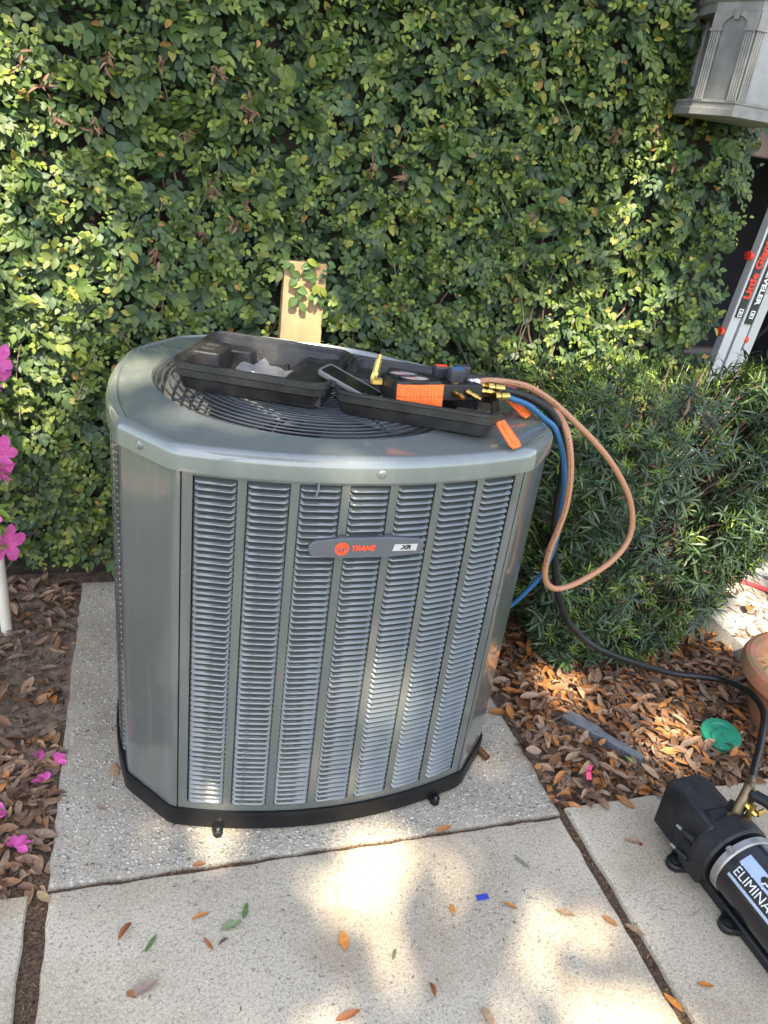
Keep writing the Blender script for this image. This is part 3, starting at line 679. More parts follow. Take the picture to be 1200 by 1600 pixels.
def split_leaves(name, rest_name, V, F, K, MFn, tint, isbig, origin, m, parent):
    n_ = len(isbig); Vn = V.reshape(n_, K, 3); Fn = F.reshape(n_, MFn, 3) - (np.arange(n_)*K)[:, None, None]
    keep = ~isbig; nk = keep.sum()
    Vr = Vn[keep].reshape(-1, 3); Fr = (Fn[keep] + (np.arange(nk)*K)[:, None, None]).reshape(-1, 3)
    ro = np_mesh(rest_name, Vr, Fr, m, parent, tint=np.repeat(tint[keep], K, axis=0)); kind(ro, 'stuff')
    outl = []
    for i in np.where(isbig)[0]:
        o = np_mesh(name, Vn[i] - origin[i], Fn[i], m, parent, tint=np.repeat(tint[i][None], K, axis=0))
        o.location = origin[i].tolist(); outl.append(o)
    return ro, outl
split_leaves('leaf', 'foliage', V, F, K, MF_, TI, isbig, P_, M_ivy, ivy)
# woody stems on the wall and dead sprigs
for i in range(26):
    x0 = rnd.uniform(-0.6, 2.0); z0 = 0.0; pts = [(x0, 2.48, z0)]
    for j in range(9): pts.append((pts[-1][0] + rnd.gauss(0, 0.05), 2.50 - rnd.uniform(0.0, 0.05), pts[-1][2] + rnd.uniform(0.08, 0.22)))
    if min(abs(p[0] - 0.49) for p in pts) < 0.09: continue
    if max(p[0] for p in pts) > 2.0: continue
    MB().tube(catmull(pts, 4), 0.0035, 5).build('stem', M_stem, ivy)
for i in range(14):
    x0, z0 = rnd.uniform(-0.4, 1.5), rnd.uniform(0.5, 1.5); h_ = rnd.uniform(-0.6, 0.6); pts = [(x0, 2.46, z0)]
    for j in range(5): pts.append((pts[-1][0] + 0.05*math.sin(h_) + rnd.gauss(0, 0.012), 2.425 - rnd.uniform(0.0, 0.05), pts[-1][2] + 0.06*math.cos(h_)))
    if min(abs(p[0] - 0.49) for p in pts) < 0.09 or max(p[0] for p in pts) > 1.55: continue
    MB().tube(catmull(pts, 4), 0.0017, 5).build('runner', M_stem, ivy)
DT, DF = leaf_template([(0.25, 0.13), (0.6, 0.15), (0.85, 0.08)], fold=0.9, bend=0.6)
for (x, z) in ((0.06, 1.60), (0.20, 1.60), (0.30, 1.51), (-0.07, 1.585), (-0.20, 1.44), (0.13, 1.44), (-0.22, 1.50), (0.29, 1.55), (0.20, 1.30), (0.30, 1.28), (0.76, 1.40), (0.66, 1.42), (-0.10, 1.42), (0.18, 1.18), (0.27, 1.22), (-0.27, 1.55), (1.20, 1.33), (1.66, 1.53), (1.44, 1.60), (0.80, 1.03), (1.58, 1.62), (0.05, 1.12)):
    k = rnd.randint(7, 12); pp = []; ax = []; no = []
    p = np.array([x, 2.500 - 0.095*float(lowf(np.array(x), np.array(z))) - 0.075, z])
    for j in range(k):
        pp.append(p + rng.normal(0, 0.007, 3)*np.array([0.8, 0.6, 1.5])); ax.append(rng.normal(0, 0.6, 3) + np.array([0, -0.3, -0.6])); no.append(rng.normal(0, 0.5, 3) + np.array([0, -1, 0.3]))
    Vd, Fd = instance(DT, DF, np.array(pp), frames(np.array(ax), np.array(no)), rng.uniform(0.016, 0.032, k))
    tcol = np.array((0.17, 0.095, 0.06))*rng.uniform(0.6, 1.5, (k, 1))
    np_mesh('dead_sprig', Vd, Fd, M_dead, ivy, tint=np.repeat(tcol, len(DT), axis=0))

# ------------------------------------------------------------------ podocarpus shrub
pod = thing('podocarpus_shrub', 'clipped dark green shrub with narrow pointed leaves right of the condenser', 'shrub', (1.5, 1.98, -0.02))
def xl(z): return 1.26 - 0.24*np.clip(z/0.5, 0, 1)
def xr(z): return 1.66 + 0.42*np.clip(z/0.45, 0, 1)**0.9 + 0.34*np.clip((z - 0.45)/0.5, 0, 1)
def yc(z): return 1.985 + 0*z
def yh(z): return 0.27 + 0.06*np.clip(z/0.4, 0, 1)
cent, dirs, lay = [], [], []
r2 = np.random.default_rng(5)
while len(cent) < 4000:
    z = r2.uniform(0.03, 0.99); t = r2.uniform(0, 2*math.pi) if len(cent) < 3000 else r2.uniform(-1.5, 0.6)
    if len(cent) >= 3000 and z < 0.35: continue
    rad = 1 - 0.42*r2.random()**1.6
    zt = 0.955 + 0.02*math.sin(9*t) + 0.02*r2.normal()
    if z > zt: continue
    cxm = (xl(z) + xr(z))/2; hx = (xr(z) - xl(z))/2; hy = yh(z)
    c_, s_ = math.cos(t), math.sin(t); e = 2/3.2
    ux = math.copysign(abs(c_)**e, c_); uy = math.copysign(abs(s_)**e, s_)
    top = max(0, (z - 0.86)/0.10)
    if top > 0: rad *= math.sqrt(max(0, 1 - 0.35*min(1, top)**2))*r2.random()**0.35
    rad *= 1 + 0.06*math.sin(5*t + 7*z) + 0.04*math.sin(11*t - 13*z)
    p = np.array([cxm + hx*ux*rad, yc(z) + hy*uy*rad, z])
    if p[1] > 2.40 or (p[1] > 2.15 and z < 0.5 and r2.random() < 0.6): continue
    if p[0] < 1.0: continue
    d = np.array([c_*0.9, s_*0.9, 0.45 + 1.2*min(1, top)]) + r2.normal(0, 0.35, 3); d /= np.linalg.norm(d)
    cent.append(p); dirs.append(d); lay.append(rad)
POD_T, POD_F = leaf_template([(0.25, 0.052), (0.65, 0.060)], fold=0.35, bend=0.18)
P_, AX, NO, SZ, TI, OWN = [], [], [], [], [], []
PD = np.array((0.022, 0.043, 0.018)); PMc = np.array((0.048, 0.082, 0.026)); PY = np.array((0.25, 0.34, 0.055))
for i, (c, d) in enumerate(zip(cent, dirs)):
    k = int(r2.integers(11, 19)); tmp = np.array([0.3, 0.2, 1.0]); e1 = np.cross(d, tmp); e1 /= np.linalg.norm(e1); e2 = np.cross(d, e1)
    young = r2.random() < (0.19 + 0.20*(c[2] > 0.8) + 0.10*(c[2] < 0.45)); L0 = r2.uniform(0.032, 0.060)*(0.72 if young else 1.0)
    bc = PD*r2.uniform(0.7, 1.5) if r2.random() < 0.55 else PMc*r2.uniform(0.7, 1.4)
    for j in range(k):
        a = j*2.39996 + r2.normal(0, 0.2); op = R(r2.uniform(20, 65) if young else r2.uniform(30, 110))
        rdv = e1*math.cos(a) + e2*math.sin(a)
        ax = d*math.cos(op) + rdv*math.sin(op); no = d*math.sin(op) - rdv*math.cos(op) + np.array([0, 0, 0.5])
        P_.append(c - d*0.050*(j/k) + rdv*0.002); AX.append(ax + r2.normal(0, 0.16, 3)); NO.append(no + r2.normal(0, 0.2, 3)); SZ.append(L0*r2.uniform(0.75, 1.15)*(0.7 if j > k - 3 else 1))
        f = (0.85 if young else 0.0)*r2.uniform(0.6, 1.0)
        TI.append(bc*(1 - f) + PY*f*r2.uniform(0.7, 1.1) if young else (np.array((0.16, 0.09, 0.045))*r2.uniform(0.7, 1.3) if r2.random() < 0.025 else bc*r2.uniform(0.75, 1.3)))
P_, AX, NO, SZ, TI = map(np.array, (P_, AX, NO, SZ, TI))
ok = ~((P_[:, 0] < 1.0)); P_, AX, NO, SZ, TI = P_[ok], AX[ok], NO[ok], SZ[ok], TI[ok]
n = len(P_); MM = frames(AX, NO)
V, F = instance(POD_T, POD_F, P_, MM, np.stack([SZ*1.05, SZ, SZ], 1))
vec = cpos - P_; dist = np.linalg.norm(vec, axis=1); face = np.abs(np.sum(MM[:, :, 2]*vec, 1))/dist
score = SZ*(0.3 + face)/dist**2*np.clip((1.80 - P_[:, 1])/0.1, 0, 1)
q = (P_ - cpos) @ Rm; u_ = 600 + 1202*q[:, 0]/q[:, 2]; score[(u_ > 1190) | (u_ < 880)] = 0
isbig = np.zeros(n, bool); isbig[np.argsort(-score)[:300]] = True
split_leaves('leaf', 'foliage', V, F, len(POD_T), len(POD_F), TI, isbig, P_, M_pod, pod)
br = MB()
for i in range(0, len(cent), 3):
    if cent[i][0] > 1.92: continue
    c, d = Vector(cent[i]), Vector(dirs[i]); core = Vector((1.5 + (c.x - 1.5)*0.72, 1.98 + (c.y - 1.98)*0.6, max(0.02, c.z*0.82 - 0.02)))
    br.tube([core, (core + c)/2 + Vector((0, 0, 0.01)), c - d*0.02], [0.0035, 0.0025, 0.0015], 4, caps=False)
kind(br.build('twigs', M_stem, pod), 'stuff')
for i in range(9):
    a = i*0.7; b0 = Vector((1.46 + 0.13*math.cos(a*2), 1.93 + 0.10*math.sin(a*3), -0.03)); e = Vector((1.5 + 0.38*math.cos(a), 1.98 + 0.2*math.sin(a), 0.75))
    MB().tube(catmull([b0, b0.lerp(e, 0.4) + Vector((rnd.gauss(0, .03), rnd.gauss(0, .03), 0)), e], 5), [0.011 - 0.0007*j for j in range(11)], 6).build('trunk', M_stem, pod)

# ------------------------------------------------------------------ leaf litter
LT = [leaf_template([(0.12, 0.10), (0.38, w), (0.68, w*0.9), (0.90, 0.08)], fold=f, bend=b, curl=c) for f, b, c, w in ((0.30, 0.10, 0.3, 0.175), (-0.25, -0.12, 0.0, 0.15), (0.7, 0.30, 0.8, 0.18), (0.1, -0.22, 0.4, 0.20))]
LC = [np.array(c) for c in ((0.33, 0.205, 0.125), (0.24, 0.125, 0.065), (0.42, 0.175, 0.055), (0.29, 0.20, 0.14), (0.15, 0.085, 0.055), (0.38, 0.26, 0.16), (0.19, 0.13, 0.095))]
def bed_leaves(N, box, dens, zmax, seed, weights):
    r = np.random.default_rng(seed); out = []
    while len(out) < N:
        x = r.uniform(box[0], box[1]); y = r.uniform(box[2], box[3])
        if r.random() > dens(x, y): continue
        out.append((x, y, r.random()))
    A = np.array(out); n = len(A); th = r.uniform(0, 6.283, n)
    pos = np.stack([A[:, 0], A[:, 1], -0.018 + zmax*A[:, 2]**1.3], 1)
    ax = np.stack([np.cos(th), np.sin(th), r.normal(0, 0.18, n)], 1)
    no = np.stack([r.normal(0, 0.25, n), r.normal(0, 0.25, n), np.ones(n)], 1)
    sz = 0.024 + 0.042*r.random(n); ci = r.choice(len(LC), n, p=weights)
    ti = np.array([LC[c] for c in ci])*r.uniform(0.75, 1.2, (n, 1))
    pos[:, 2] = np.maximum(pos[:, 2], -0.018 + 0.2*sz*np.abs(ax[:, 2]))
    return pos, ax, no, sz, ti, r.integers(0, 4, n)
def litter(tagname, data, nbig, label, group, stuff_label):
    pos, ax, no, sz, ti, vi = data; MM = frames(ax, no)
    d = np.linalg.norm(pos - cpos, axis=1); sc = sz**2/d**2*(pos[:, 2] + 0.03)
    q = (pos - cpos) @ Rm; u_ = 600 + 1202*q[:, 0]/q[:, 2]; v_ = 800 + 1202*q[:, 1]/q[:, 2]
    sc[(u_ < 5) | (u_ > 1195) | (v_ > 1590)] = 0
    big = set(np.argsort(-sc)[:nbig].tolist())
    Vs, Fs, Ts, off = [], [], [], 0
    for t in range(4):
        T, TF = LT[t]
        idx = np.array([i for i in range(len(pos)) if vi[i] == t and i not in big])
        Vv, Ff = instance(T, TF, pos[idx], MM[idx], np.stack([sz[idx]*1.0, sz[idx], sz[idx]], 1))
        Vs.append(Vv); Fs.append(Ff + off); off += len(Vv); Ts.append(np.repeat(ti[idx], len(T), axis=0))
    o = np_mesh('leaf_litter', np.concatenate(Vs), np.concatenate(Fs), M_dead, tint=np.concatenate(Ts)); kind(o, 'stuff'); tag(o, stuff_label, 'leaf litter')
    for i in sorted(big):
        T, TF = LT[vi[i]]; Vv, Ff = instance(T, TF, np.zeros((1, 3)), MM[i:i+1], sz[i:i+1])
        o = np_mesh('fallen_leaf', Vv, Ff, M_dead, tint=np.repeat(ti[i:i+1], len(T), axis=0)); o.location = pos[i].tolist()
        tag(o, label, 'leaf', group)
def dens_r(x, y):
    k = 1.0
    if x < 1.16: k *= 0.30 + 0.7*max(0, (x - 1.02)/0.14)
    if y > 2.1: k *= 0.4
    t = max(0, min(1, ((x - 1.215)*0.135 + (y - 1.552)*-0.212)/0.0632))
    if math.hypot(x - 1.215 - 0.135*t, y - 1.552 + 0.212*t) < 0.034: k *= 0.04
    if math.hypot(x - 1.665, y - 1.395) < 0.070: k *= 0.10
    if math.hypot(x - 1.155, y - 1.300) < 0.035: k *= 0.2
    return k
litter('r', bed_leaves(4200, (1.028, 2.0, 1.236, 2.40), dens_r, 0.034, 21, [0.24, 0.16, 0.24, 0.13, 0.07, 0.10, 0.06]), 190,
       'loose dry brown leaf lying in the bed between the condenser and the shrub', 'dry leaves in the right bed', 'carpet of dry brown leaves under the shrub right of the condenser')
def dens_l(x, y):
    k = 1.0
    if y > 1.62: k = 0.42 - 0.28*min(1, (y - 1.62)/0.2)
    if y > 2.18: k = 0.35
    return k
litter('l', bed_leaves(1500, (-0.80, -0.212, 1.215, 2.44), dens_l, 0.018, 22, [0.20, 0.14, 0.06, 0.22, 0.16, 0.04, 0.18]), 70,
       'loose dry brown leaf lying in the bed left of the concrete pad', 'dry leaves in the left bed', 'scattered dry leaves on the soil left of the concrete pad')
# fine crumbs of mulch
def crumbs(name, N, box, z, size, cols, m, label=None, parent=None, seed=3, zr=0.0):
    r = np.random.default_rng(seed); pos = np.stack([r.uniform(box[0], box[1], N), r.uniform(box[2], box[3], N), z + zr*r.random(N)], 1)
    th = r.uniform(0, 6.28, N); ax = np.stack([np.cos(th), np.sin(th), r.normal(0, 0.2, N)], 1); no = np.stack([r.normal(0, .5, N), r.normal(0, .5, N), np.ones(N)], 1)
    T, TF = LT[1]; sz = r.uniform(*size, N)
    Vv, Ff = instance(T, TF, pos, frames(ax, no), np.stack([sz*r.uniform(0.3, 1.0, N), sz, sz], 1))
    ti = np.array(cols)[r.integers(0, len(cols), N)]*r.uniform(0.7, 1.2, (N, 1))
    o = np_mesh(name, Vv, Ff, m, parent, tint=np.repeat(ti, len(T), axis=0)); kind(o, 'stuff')
    if label: tag(o, label, 'mulch')
    return o
crumbs('mulch', 4500, (-0.80, -0.21, 1.21, 2.46), -0.017, (0.008, 0.026), [(0.14, 0.09, 0.06), (0.22, 0.15, 0.10), (0.08, 0.05, 0.035)], M_dead, 'fine brown mulch crumbs on the soil left of the pad', seed=31, zr=0.012)
crumbs('mulch', 5500, (1.025, 2.0, 1.23, 2.40), -0.017, (0.010, 0.034), [(0.14, 0.08, 0.05), (0.24, 0.14, 0.08), (0.08, 0.05, 0.035)], M_dead, 'fine brown mulch crumbs under the leaves right of the condenser', seed=32, zr=0.032)
crumbs('joint_debris', 700, (-0.233, -0.199, 0.5, 1.20), -0.012, (0.004, 0.012), [(0.16, 0.10, 0.06), (0.26, 0.17, 0.10), (0.07, 0.045, 0.03)], M_dead, 'brown crumbs filling the pavement joint at the left', seed=33)
crumbs('joint_debris', 700, (1.015, 1.040, 0.5, 1.22), -0.012, (0.004, 0.012), [(0.16, 0.10, 0.06), (0.26, 0.17, 0.10), (0.07, 0.045, 0.03)], M_dead, 'brown crumbs filling the pavement joint at the right', seed=34)
crumbs('joint_debris', 700, (-0.19, 1.01, 1.197, 1.208), -0.008, (0.003, 0.009), [(0.16, 0.10, 0.06), (0.26, 0.17, 0.10), (0.07, 0.045, 0.03)], M_dead, 'brown crumbs filling the joint in front of the pad', seed=35)
crumbs('needle_debris', 1100, (2.03, 2.9, 1.66, 2.6), 0.0625, (0.012, 0.05), [(0.16, 0.09, 0.06), (0.22, 0.13, 0.08)], M_dead, 'brown needles strewn over the raised garden path', seed=36)

# single leaves on the paving
def single(x, y, L, wid, heading, col, label, z=0.003, kindname='fallen_leaf', cat='leaf', v=0, m=None):
    T, TF = LT[v]; T = T - np.array([0, 0.5, T[:, 2].min()])
    a = R(heading); MMs = frames(np.array([[math.cos(a), math.sin(a), 0.0]]), np.array([[0.05, 0.02, 1.0]]))
    Vv, Ff = instance(T, TF, np.zeros((1, 3)), MMs, np.array([[L*wid/0.40, L, L*0.7]]))
    o = np_mesh(kindname, Vv, Ff, m or M_dead, tint=np.repeat(np.array([col]), len(T), axis=0)); o.location = (x, y, z)
    return tag(o, label, cat)
BR = (0.34, 0.13, 0.055); TAN = (0.38, 0.25, 0.15); ORG = (0.50, 0.20, 0.045); GRN = (0.10, 0.17, 0.05); GR2 = (0.20, 0.27, 0.13); GRY = (0.30, 0.22, 0.17)
single(-0.044, 1.072, 0.050, 0.30, 60, BR, 'curled rust brown leaf left of the green leaf on the paving', v=2)
single(0.005, 1.039, 0.040, 0.30, 55, GRN, 'small dark green leaf at left on the paving beside a rust leaf', v=1)
single(0.105, 1.081, 0.040, 0.26, 15, ORG, 'orange leaf beside the pair of green leaves on the paving')
single(0.164, 1.048, 0.045, 0.40, 8, GR2, 'pale green leaf of the green pair on the paving', v=3)
single(0.197, 1.076, 0.036, 0.42, 70, GRN, 'bright green upright leaf of the green pair on the paving', v=1)
single(0.116, 1.017, 0.032, 0.36, 120, BR, 'small brown leaf below the pale green leaf on the paving', v=1)
single(0.145, 1.014, 0.028, 0.28, 35, (0.14, 0.10, 0.08), 'dark shrivelled leaf fragment beside a small brown leaf on the paving', v=2)
single(0.387, 0.970, 0.043, 0.46, 85, ORG, 'upright orange brown leaf in the middle of the paving', v=3)
single(0.482, 0.922, 0.028, 0.30, 60, (0.14, 0.16, 0.07), 'small olive leaf right of the middle orange leaf')
single(-0.011, 0.949, 0.062, 0.36, 12, GRY, 'large grey brown pointed leaf near the bottom left of the paving', v=3)
single(-0.031, 0.943, 0.022, 0.60, -40, BR, 'small brown leaf tucked under the large grey brown leaf')
single(0.535, 0.835, 0.036, 0.34, 85, BR, 'narrow reddish brown leaf near the bottom centre of the paving', v=2)
single(0.360, 0.822, 0.052, 0.30, 6, BR, 'russet leaf at the bottom edge of the picture', v=3)
single(0.694, 1.207, 0.042, 0.38, 2, (0.45, 0.19, 0.07), 'orange leaf lying on the joint in front of the right foot', v=3)
single(0.639, 0.997, 0.026, 0.50, 75, ORG, 'small orange leaf left of the blue plastic scrap')
single(0.773, 0.980, 0.034, 0.32, -38, ORG, 'small curled orange leaf right of the blue plastic scrap')
single(0.889, 0.939, 0.046, 0.36, -40, TAN, 'tan leaf between the blue scrap and the right joint', v=3)
single(0.849, 1.084, 0.048, 0.26, 120, (0.20, 0.22, 0.15), 'grey green leaf right of the condenser front on the paving', v=1)
single(0.981, 0.902, 0.040, 0.40, -65, (0.40, 0.20, 0.08), 'brown leaf just left of the right joint', v=3)
single(1.027, 0.872, 0.046, 0.36, -60, TAN, 'tan leaf lying across the right joint', z=0.002, v=3)
single(1.015, 0.712, 0.050, 0.32, -75, ORG, 'orange leaf in the right joint near the bottom edge', v=3)
single(0.627, 0.764, 0.044, 0.44, -80, TAN, 'pale tan leaf at the bottom edge below the sunlit patch')
single(1.108, 0.731, 0.036, 0.34, -30, ORG, 'small orange leaf on the paving at the lower right', v=3)
single(-0.206, 1.183, 0.046, 0.42, -55, (0.42, 0.30, 0.16), 'yellow tan leaf at the corner of the left joint', v=3)
single(0.110, 1.207, 0.030, 0.50, 5, (0.34, 0.14, 0.06), 'faded red brown leaf in the joint before the left foot')
single(-0.075, 1.520, 0.050, 0.60, 100, TAN, 'broad tan leaf on the pad left of the condenser', v=1)
single(-0.100, 1.405, 0.026, 0.60, -30, GRY, 'small grey leaf on the pad near the front left corner')
single(1.160, 1.090, 0.040, 0.34, -30, TAN, 'tan leaf on the paving left of the vacuum pump', v=3)
single(1.177, 1.078, 0.012, 0.70, 0, (0.22, 0.02, 0.02), 'tiny dark red leaf bit left of the vacuum pump')
single(2.19, 1.93, 0.085, 0.45, 40, (0.50, 0.20, 0.06), 'curled orange leaf on the raised garden path', z=0.065, v=2)
single(1.30, 1.33, 0.036, 0.25, 115, (0.20, 0.40, 0.06), 'fresh bright green leaf in the dry litter near the pump', z=0.018, v=3)
o = MB().box(0.704, 0.732, 1.006, 1.020, 0.001, 0.004).build('plastic_scrap', M_bluebit, bevel=0.001); tag(o, 'small blue plastic scrap on the paving', 'scrap')
# crumbs on the paving
crumbs('paving_crumbs', 420, (-0.18, 1.0, 0.55, 1.19), 0.0022, (0.003, 0.010), [(0.10, 0.07, 0.05), (0.20, 0.13, 0.08), (0.05, 0.035, 0.03)], M_dead, 'tiny dark crumbs and twig bits scattered over the paving', seed=41)

# ------------------------------------------------------------------ azalea at the left edge
az = thing('azalea_bush', 'pink flowering azalea reaching into the picture at the left edge', 'shrub', (-0.52, 1.80, -0.02))
def flower(p, d, s, seed):
    r = random.Random(seed); d = Vector(d).normalized(); e1 = d.orthogonal().normalized(); e2 = d.cross(e1); fl = None
    T, TF = leaf_template([(0.2, 0.12), (0.5, 0.30), (0.75, 0.33), (0.92, 0.20)], fold=0.22, bend=0.45)
    for k in range(5):
        a = 2*math.pi*k/5 + r.uniform(-0.1, 0.1); rd = e1*math.cos(a) + e2*math.sin(a)
        ax = (d*0.75 + rd).normalized(); no = (d - rd*0.7)
        Vv, Ff = instance(T, TF, np.array([list(p)]), frames(np.array([list(ax)]), np.array([list(no)])), np.array([s*r.uniform(0.9, 1.08)]))
        o = np_mesh('petal', Vv, Ff, M_petal, az)
    for k in range(4):
        a = r.uniform(0, 6.28); t = Vector(p) + d*s*0.95 + (e1*math.cos(a) + e2*math.sin(a))*s*0.18
        MB().tube([p, Vector(p).lerp(t, 0.5) + d*0.004, t], 0.0007, 4).build('stamen', M_petal, az)
flower((-0.300, 1.80, 0.955), (0.75, -0.55, 0.25), 0.040, 1); flower((-0.312, 1.78, 0.925), (0.6, -0.6, -0.45), 0.042, 2)
flower((-0.312, 1.80, 0.735), (0.6, -0.7, 0.3), 0.042, 3); flower((-0.316, 1.79, 0.70), (0.65, -0.5, -0.5), 0.042, 4)
flower((-0.322, 1.80, 0.505), (0.7, -0.7, 0.1), 0.048, 5); flower((-0.345, 1.78, 0.585), (0.1, -0.6, 0.6), 0.030, 6)
flower((-0.42, 1.75, 0.86), (0.1, -0.8, 0.5), 0.036, 7); flower((-0.47, 1.72, 0.66), (-0.1, -0.8, 0.4), 0.036, 8); flower((-0.40, 1.86, 0.99), (0.2, -0.3, 0.8), 0.036, 9)
AT, AF = leaf_template([(0.2, 0.10), (0.5, 0.17), (0.8, 0.10)], fold=0.3, bend=0.2)
tips = [(-0.315, 1.79, 0.94), (-0.33, 1.79, 0.72), (-0.325, 1.79, 0.615), (-0.34, 1.79, 0.52), (-0.42, 1.76, 0.84), (-0.47, 1.74, 0.64), (-0.40, 1.86, 0.97), (-0.55, 1.75, 0.9), (-0.62, 1.8, 0.7), (-0.5, 1.9, 0.8), (-0.6, 1.85, 0.95), (-0.48, 1.68, 0.5), (-0.58, 1.7, 0.45)]
for i, t in enumerate(tips):
    t = Vector(t); b0 = Vector((-0.55 + rnd.gauss(0, .03), 1.82 + rnd.gauss(0, .03), -0.02))
    MB().tube(catmull([b0, b0.lerp(t, 0.5) + Vector((rnd.gauss(0, .03) - 0.03, rnd.gauss(0, .03), 0.03)), t], 5), [0.006 - 0.0004*j for j in range(11)], 5).build('branch', M_stem, az)
    for j in range(13):
        a = j*2.4; ax = Vector((math.cos(a)*0.8, math.sin(a)*0.8, 0.35 + rnd.gauss(0, .25)))
        if i == 2: ax = Vector((0.9 + rnd.gauss(0, .3), rnd.gauss(0, .6), rnd.gauss(0, .35)))
        p = t - Vector((0.01, 0, 0.01 + 0.004*j))
        Vv, Ff = instance(AT, AF, np.array([list(p)]), frames(np.array([list(ax)]), np.array([[rnd.gauss(0, .2), -0.3, 1.0]])), np.array([rnd.uniform(0.032, 0.052)]))
        g = rnd.random(); col = np.array([(0.10 + 0.14*g, 0.17 + 0.14*g, 0.04)])
        np_mesh('leaf', Vv, Ff, M_ivy, az, tint=np.repeat(col, len(AT), axis=0))
# dropped blossoms on the soil
for (x, y, h, nm, lb) in ((-0.254, 1.583, 100, 1, 'folded pink azalea petal lying farthest back left of the pad'), (-0.216, 1.572, 30, 2, 'pink azalea blossom against the left edge of the pad'), (-0.235, 1.507, 120, 2, 'pink azalea blossom with a pale calyx left of the pad'), (-0.310, 1.435, 200, 2, 'wilted purple pink blossom at the left edge of the picture'), (-0.274, 1.321, 60, 4, 'large crumpled pink blossom near the pavement corner at left')):
    T, TF = leaf_template([(0.2, 0.10), (0.5, 0.27), (0.8, 0.26), (0.94, 0.13)], fold=0.5, bend=0.2)
    pos, ax, no = [], [], []
    for k in range(nm + 1):
        a = R(h + 50*k - 25*nm); pos.append((x, y, 0.0)); ax.append((math.cos(a), math.sin(a), 0.25 + rnd.uniform(0, .3))); no.append((rnd.gauss(0, .5), rnd.gauss(0, .5), 1))
    Vv, Ff = instance(T, TF, np.array(pos), frames(np.array(ax, float), np.array(no, float)), np.full(nm + 1, 0.030 + 0.004*(nm > 3)))
    o = np_mesh('fallen_blossom', Vv, Ff, M_petal); tag(o, lb, 'blossom')

# ------------------------------------------------------------------ the oak that shades the yard, out of view behind the viewer
PATCH = [((-0.32,2.42,1.29),.10),((-0.25,2.42,1.32),.06),((-0.20,2.42,1.17),.07),((-0.28,2.42,1.19),.09),((-0.36,2.42,0.98),.12),((-0.27,2.42,1.04),.06),((-0.36,2.42,0.80),.10),((-0.16,2.42,1.14),.05),((-0.45,2.42,1.15),.15),((-0.40,2.42,1.30),.10),((-0.12,2.42,1.22),.05),((-0.25,2.42,1.25),.08),((-0.22,2.42,1.05),.06),((-0.30,2.42,0.88),.07),((-0.5,2.42,0.9),.15),
 ((1.61,2.42,1.38),.06),((1.60,2.42,1.50),.03),((1.59,2.42,1.12),.06),((1.50,2.42,0.87),.10),((1.55,2.42,0.93),.05),((1.40,2.42,0.82),.08),((0.50,2.42,0.98),.05),((0.50,2.42,0.88),.05),((1.72,2.42,1.10),.04),
 ((0.53,1.28,0.37),.04),((0.40,1.30,0.96),.05),
 ((0.17,1.50,0.96),.07),((0.34,2.13,0.96),.07),((0.45,2.10,0.96),.06),((-0.03,1.75,0.96),.05),((0.22,1.80,0.97),.07),
 ((1.57,2.10,0.95),.09),((1.75,2.14,0.95),.10),((1.92,2.12,0.95),.10),((2.05,2.06,0.95),.10),((1.80,1.95,0.95),.08),
 ((2.41,2.27,0.06),.12),((2.25,2.04,0.06),.10),((2.1,1.75,0.06),.10),((1.93,1.38,0.2),.10),((0.68,1.45,1.0),.06)]
rp = random.Random(12)                                   # ragged thin places over the paving
for (ax_, ay_, bx_, by_, w_, n_) in ((0.66, 1.02, 0.78, 0.60, 0.13, 60), (0.62, 0.80, 0.60, 0.60, 0.10, 24), (0.40, 1.08, 0.64, 1.16, 0.06, 30), (-0.14, 1.255, 0.14, 1.26, 0.025, 12), (0.82, 0.86, 0.95, 0.62, 0.05, 16), (0.15, 0.72, 0.45, 0.70, 0.07, 14), (1.25, 1.50, 1.60, 1.30, 0.16, 5), (1.55, 1.68, 1.85, 1.72, 0.10, 4)):
    for i in range(n_):
        t_ = rp.random(); PATCH.append(((ax_ + (bx_-ax_)*t_ + rp.gauss(0, w_*0.6), ay_ + (by_-ay_)*t_ + rp.gauss(0, w_*0.6), 0.0 if ay_ < 1.6 else 0.5), rp.uniform(0.018, 0.045)))
PT = np.array([p for p, r_ in PATCH]); PR = np.array([r_*(1.45 if p[1] > 2.3 or p[1] > 1.6 and p[2] > 0.15 else 1.0) for p, r_ in PATCH]); Sn = np.array(SUN)
def perp(v): return v - np.outer(v @ Sn, Sn)
r3 = np.random.default_rng(9)
oak = thing('oak_tree', 'leafy oak standing out of view behind the viewer that shades the yard', 'tree', (-3.2, -7.5, -0.05))
ctr = np.array([0.75, 1.6, 0.7]); cc = ctr + Sn*10.0
N = 21000
e1 = np.cross(Sn, [1, 0, 0]); e1 /= np.linalg.norm(e1); e2 = np.cross(Sn, e1)
ab = r3.uniform(-1, 1, (N, 2)); ok = np.sum(ab**2, 1) < 1 + 0.1*np.sin(7*np.arctan2(ab[:, 1], ab[:, 0])); ab = ab[ok]; N = len(ab)
pos = cc + np.outer(ab[:, 0]*2.6, e1) + np.outer(ab[:, 1]*2.6, e2) + np.outer(r3.uniform(-1.0, 1.4, N), Sn)
pp = perp(pos); tt = perp(PT)
dsun, dsoft = np.full(N, 9.0), np.full(N, 9.0)              # fully open gaps in the crown, and thinly leaved ones
for k in range(len(PT)):
    dk = np.linalg.norm(pp - tt[k], axis=1) - PR[k]*r3.uniform(0.85, 1.25, N)
    if PT[k][1] > 1.6: dsun = np.minimum(dsun, dk)
    else: dsoft = np.minimum(dsoft, dk)
sz = r3.uniform(0.12, 0.19, N)
keep = ((dsun > sz*0.35) | (r3.random(N) < 0.02)) & ((dsoft > sz*0.35) | (r3.random(N) < 0.14))
keep &= r3.random(N) > 0.04
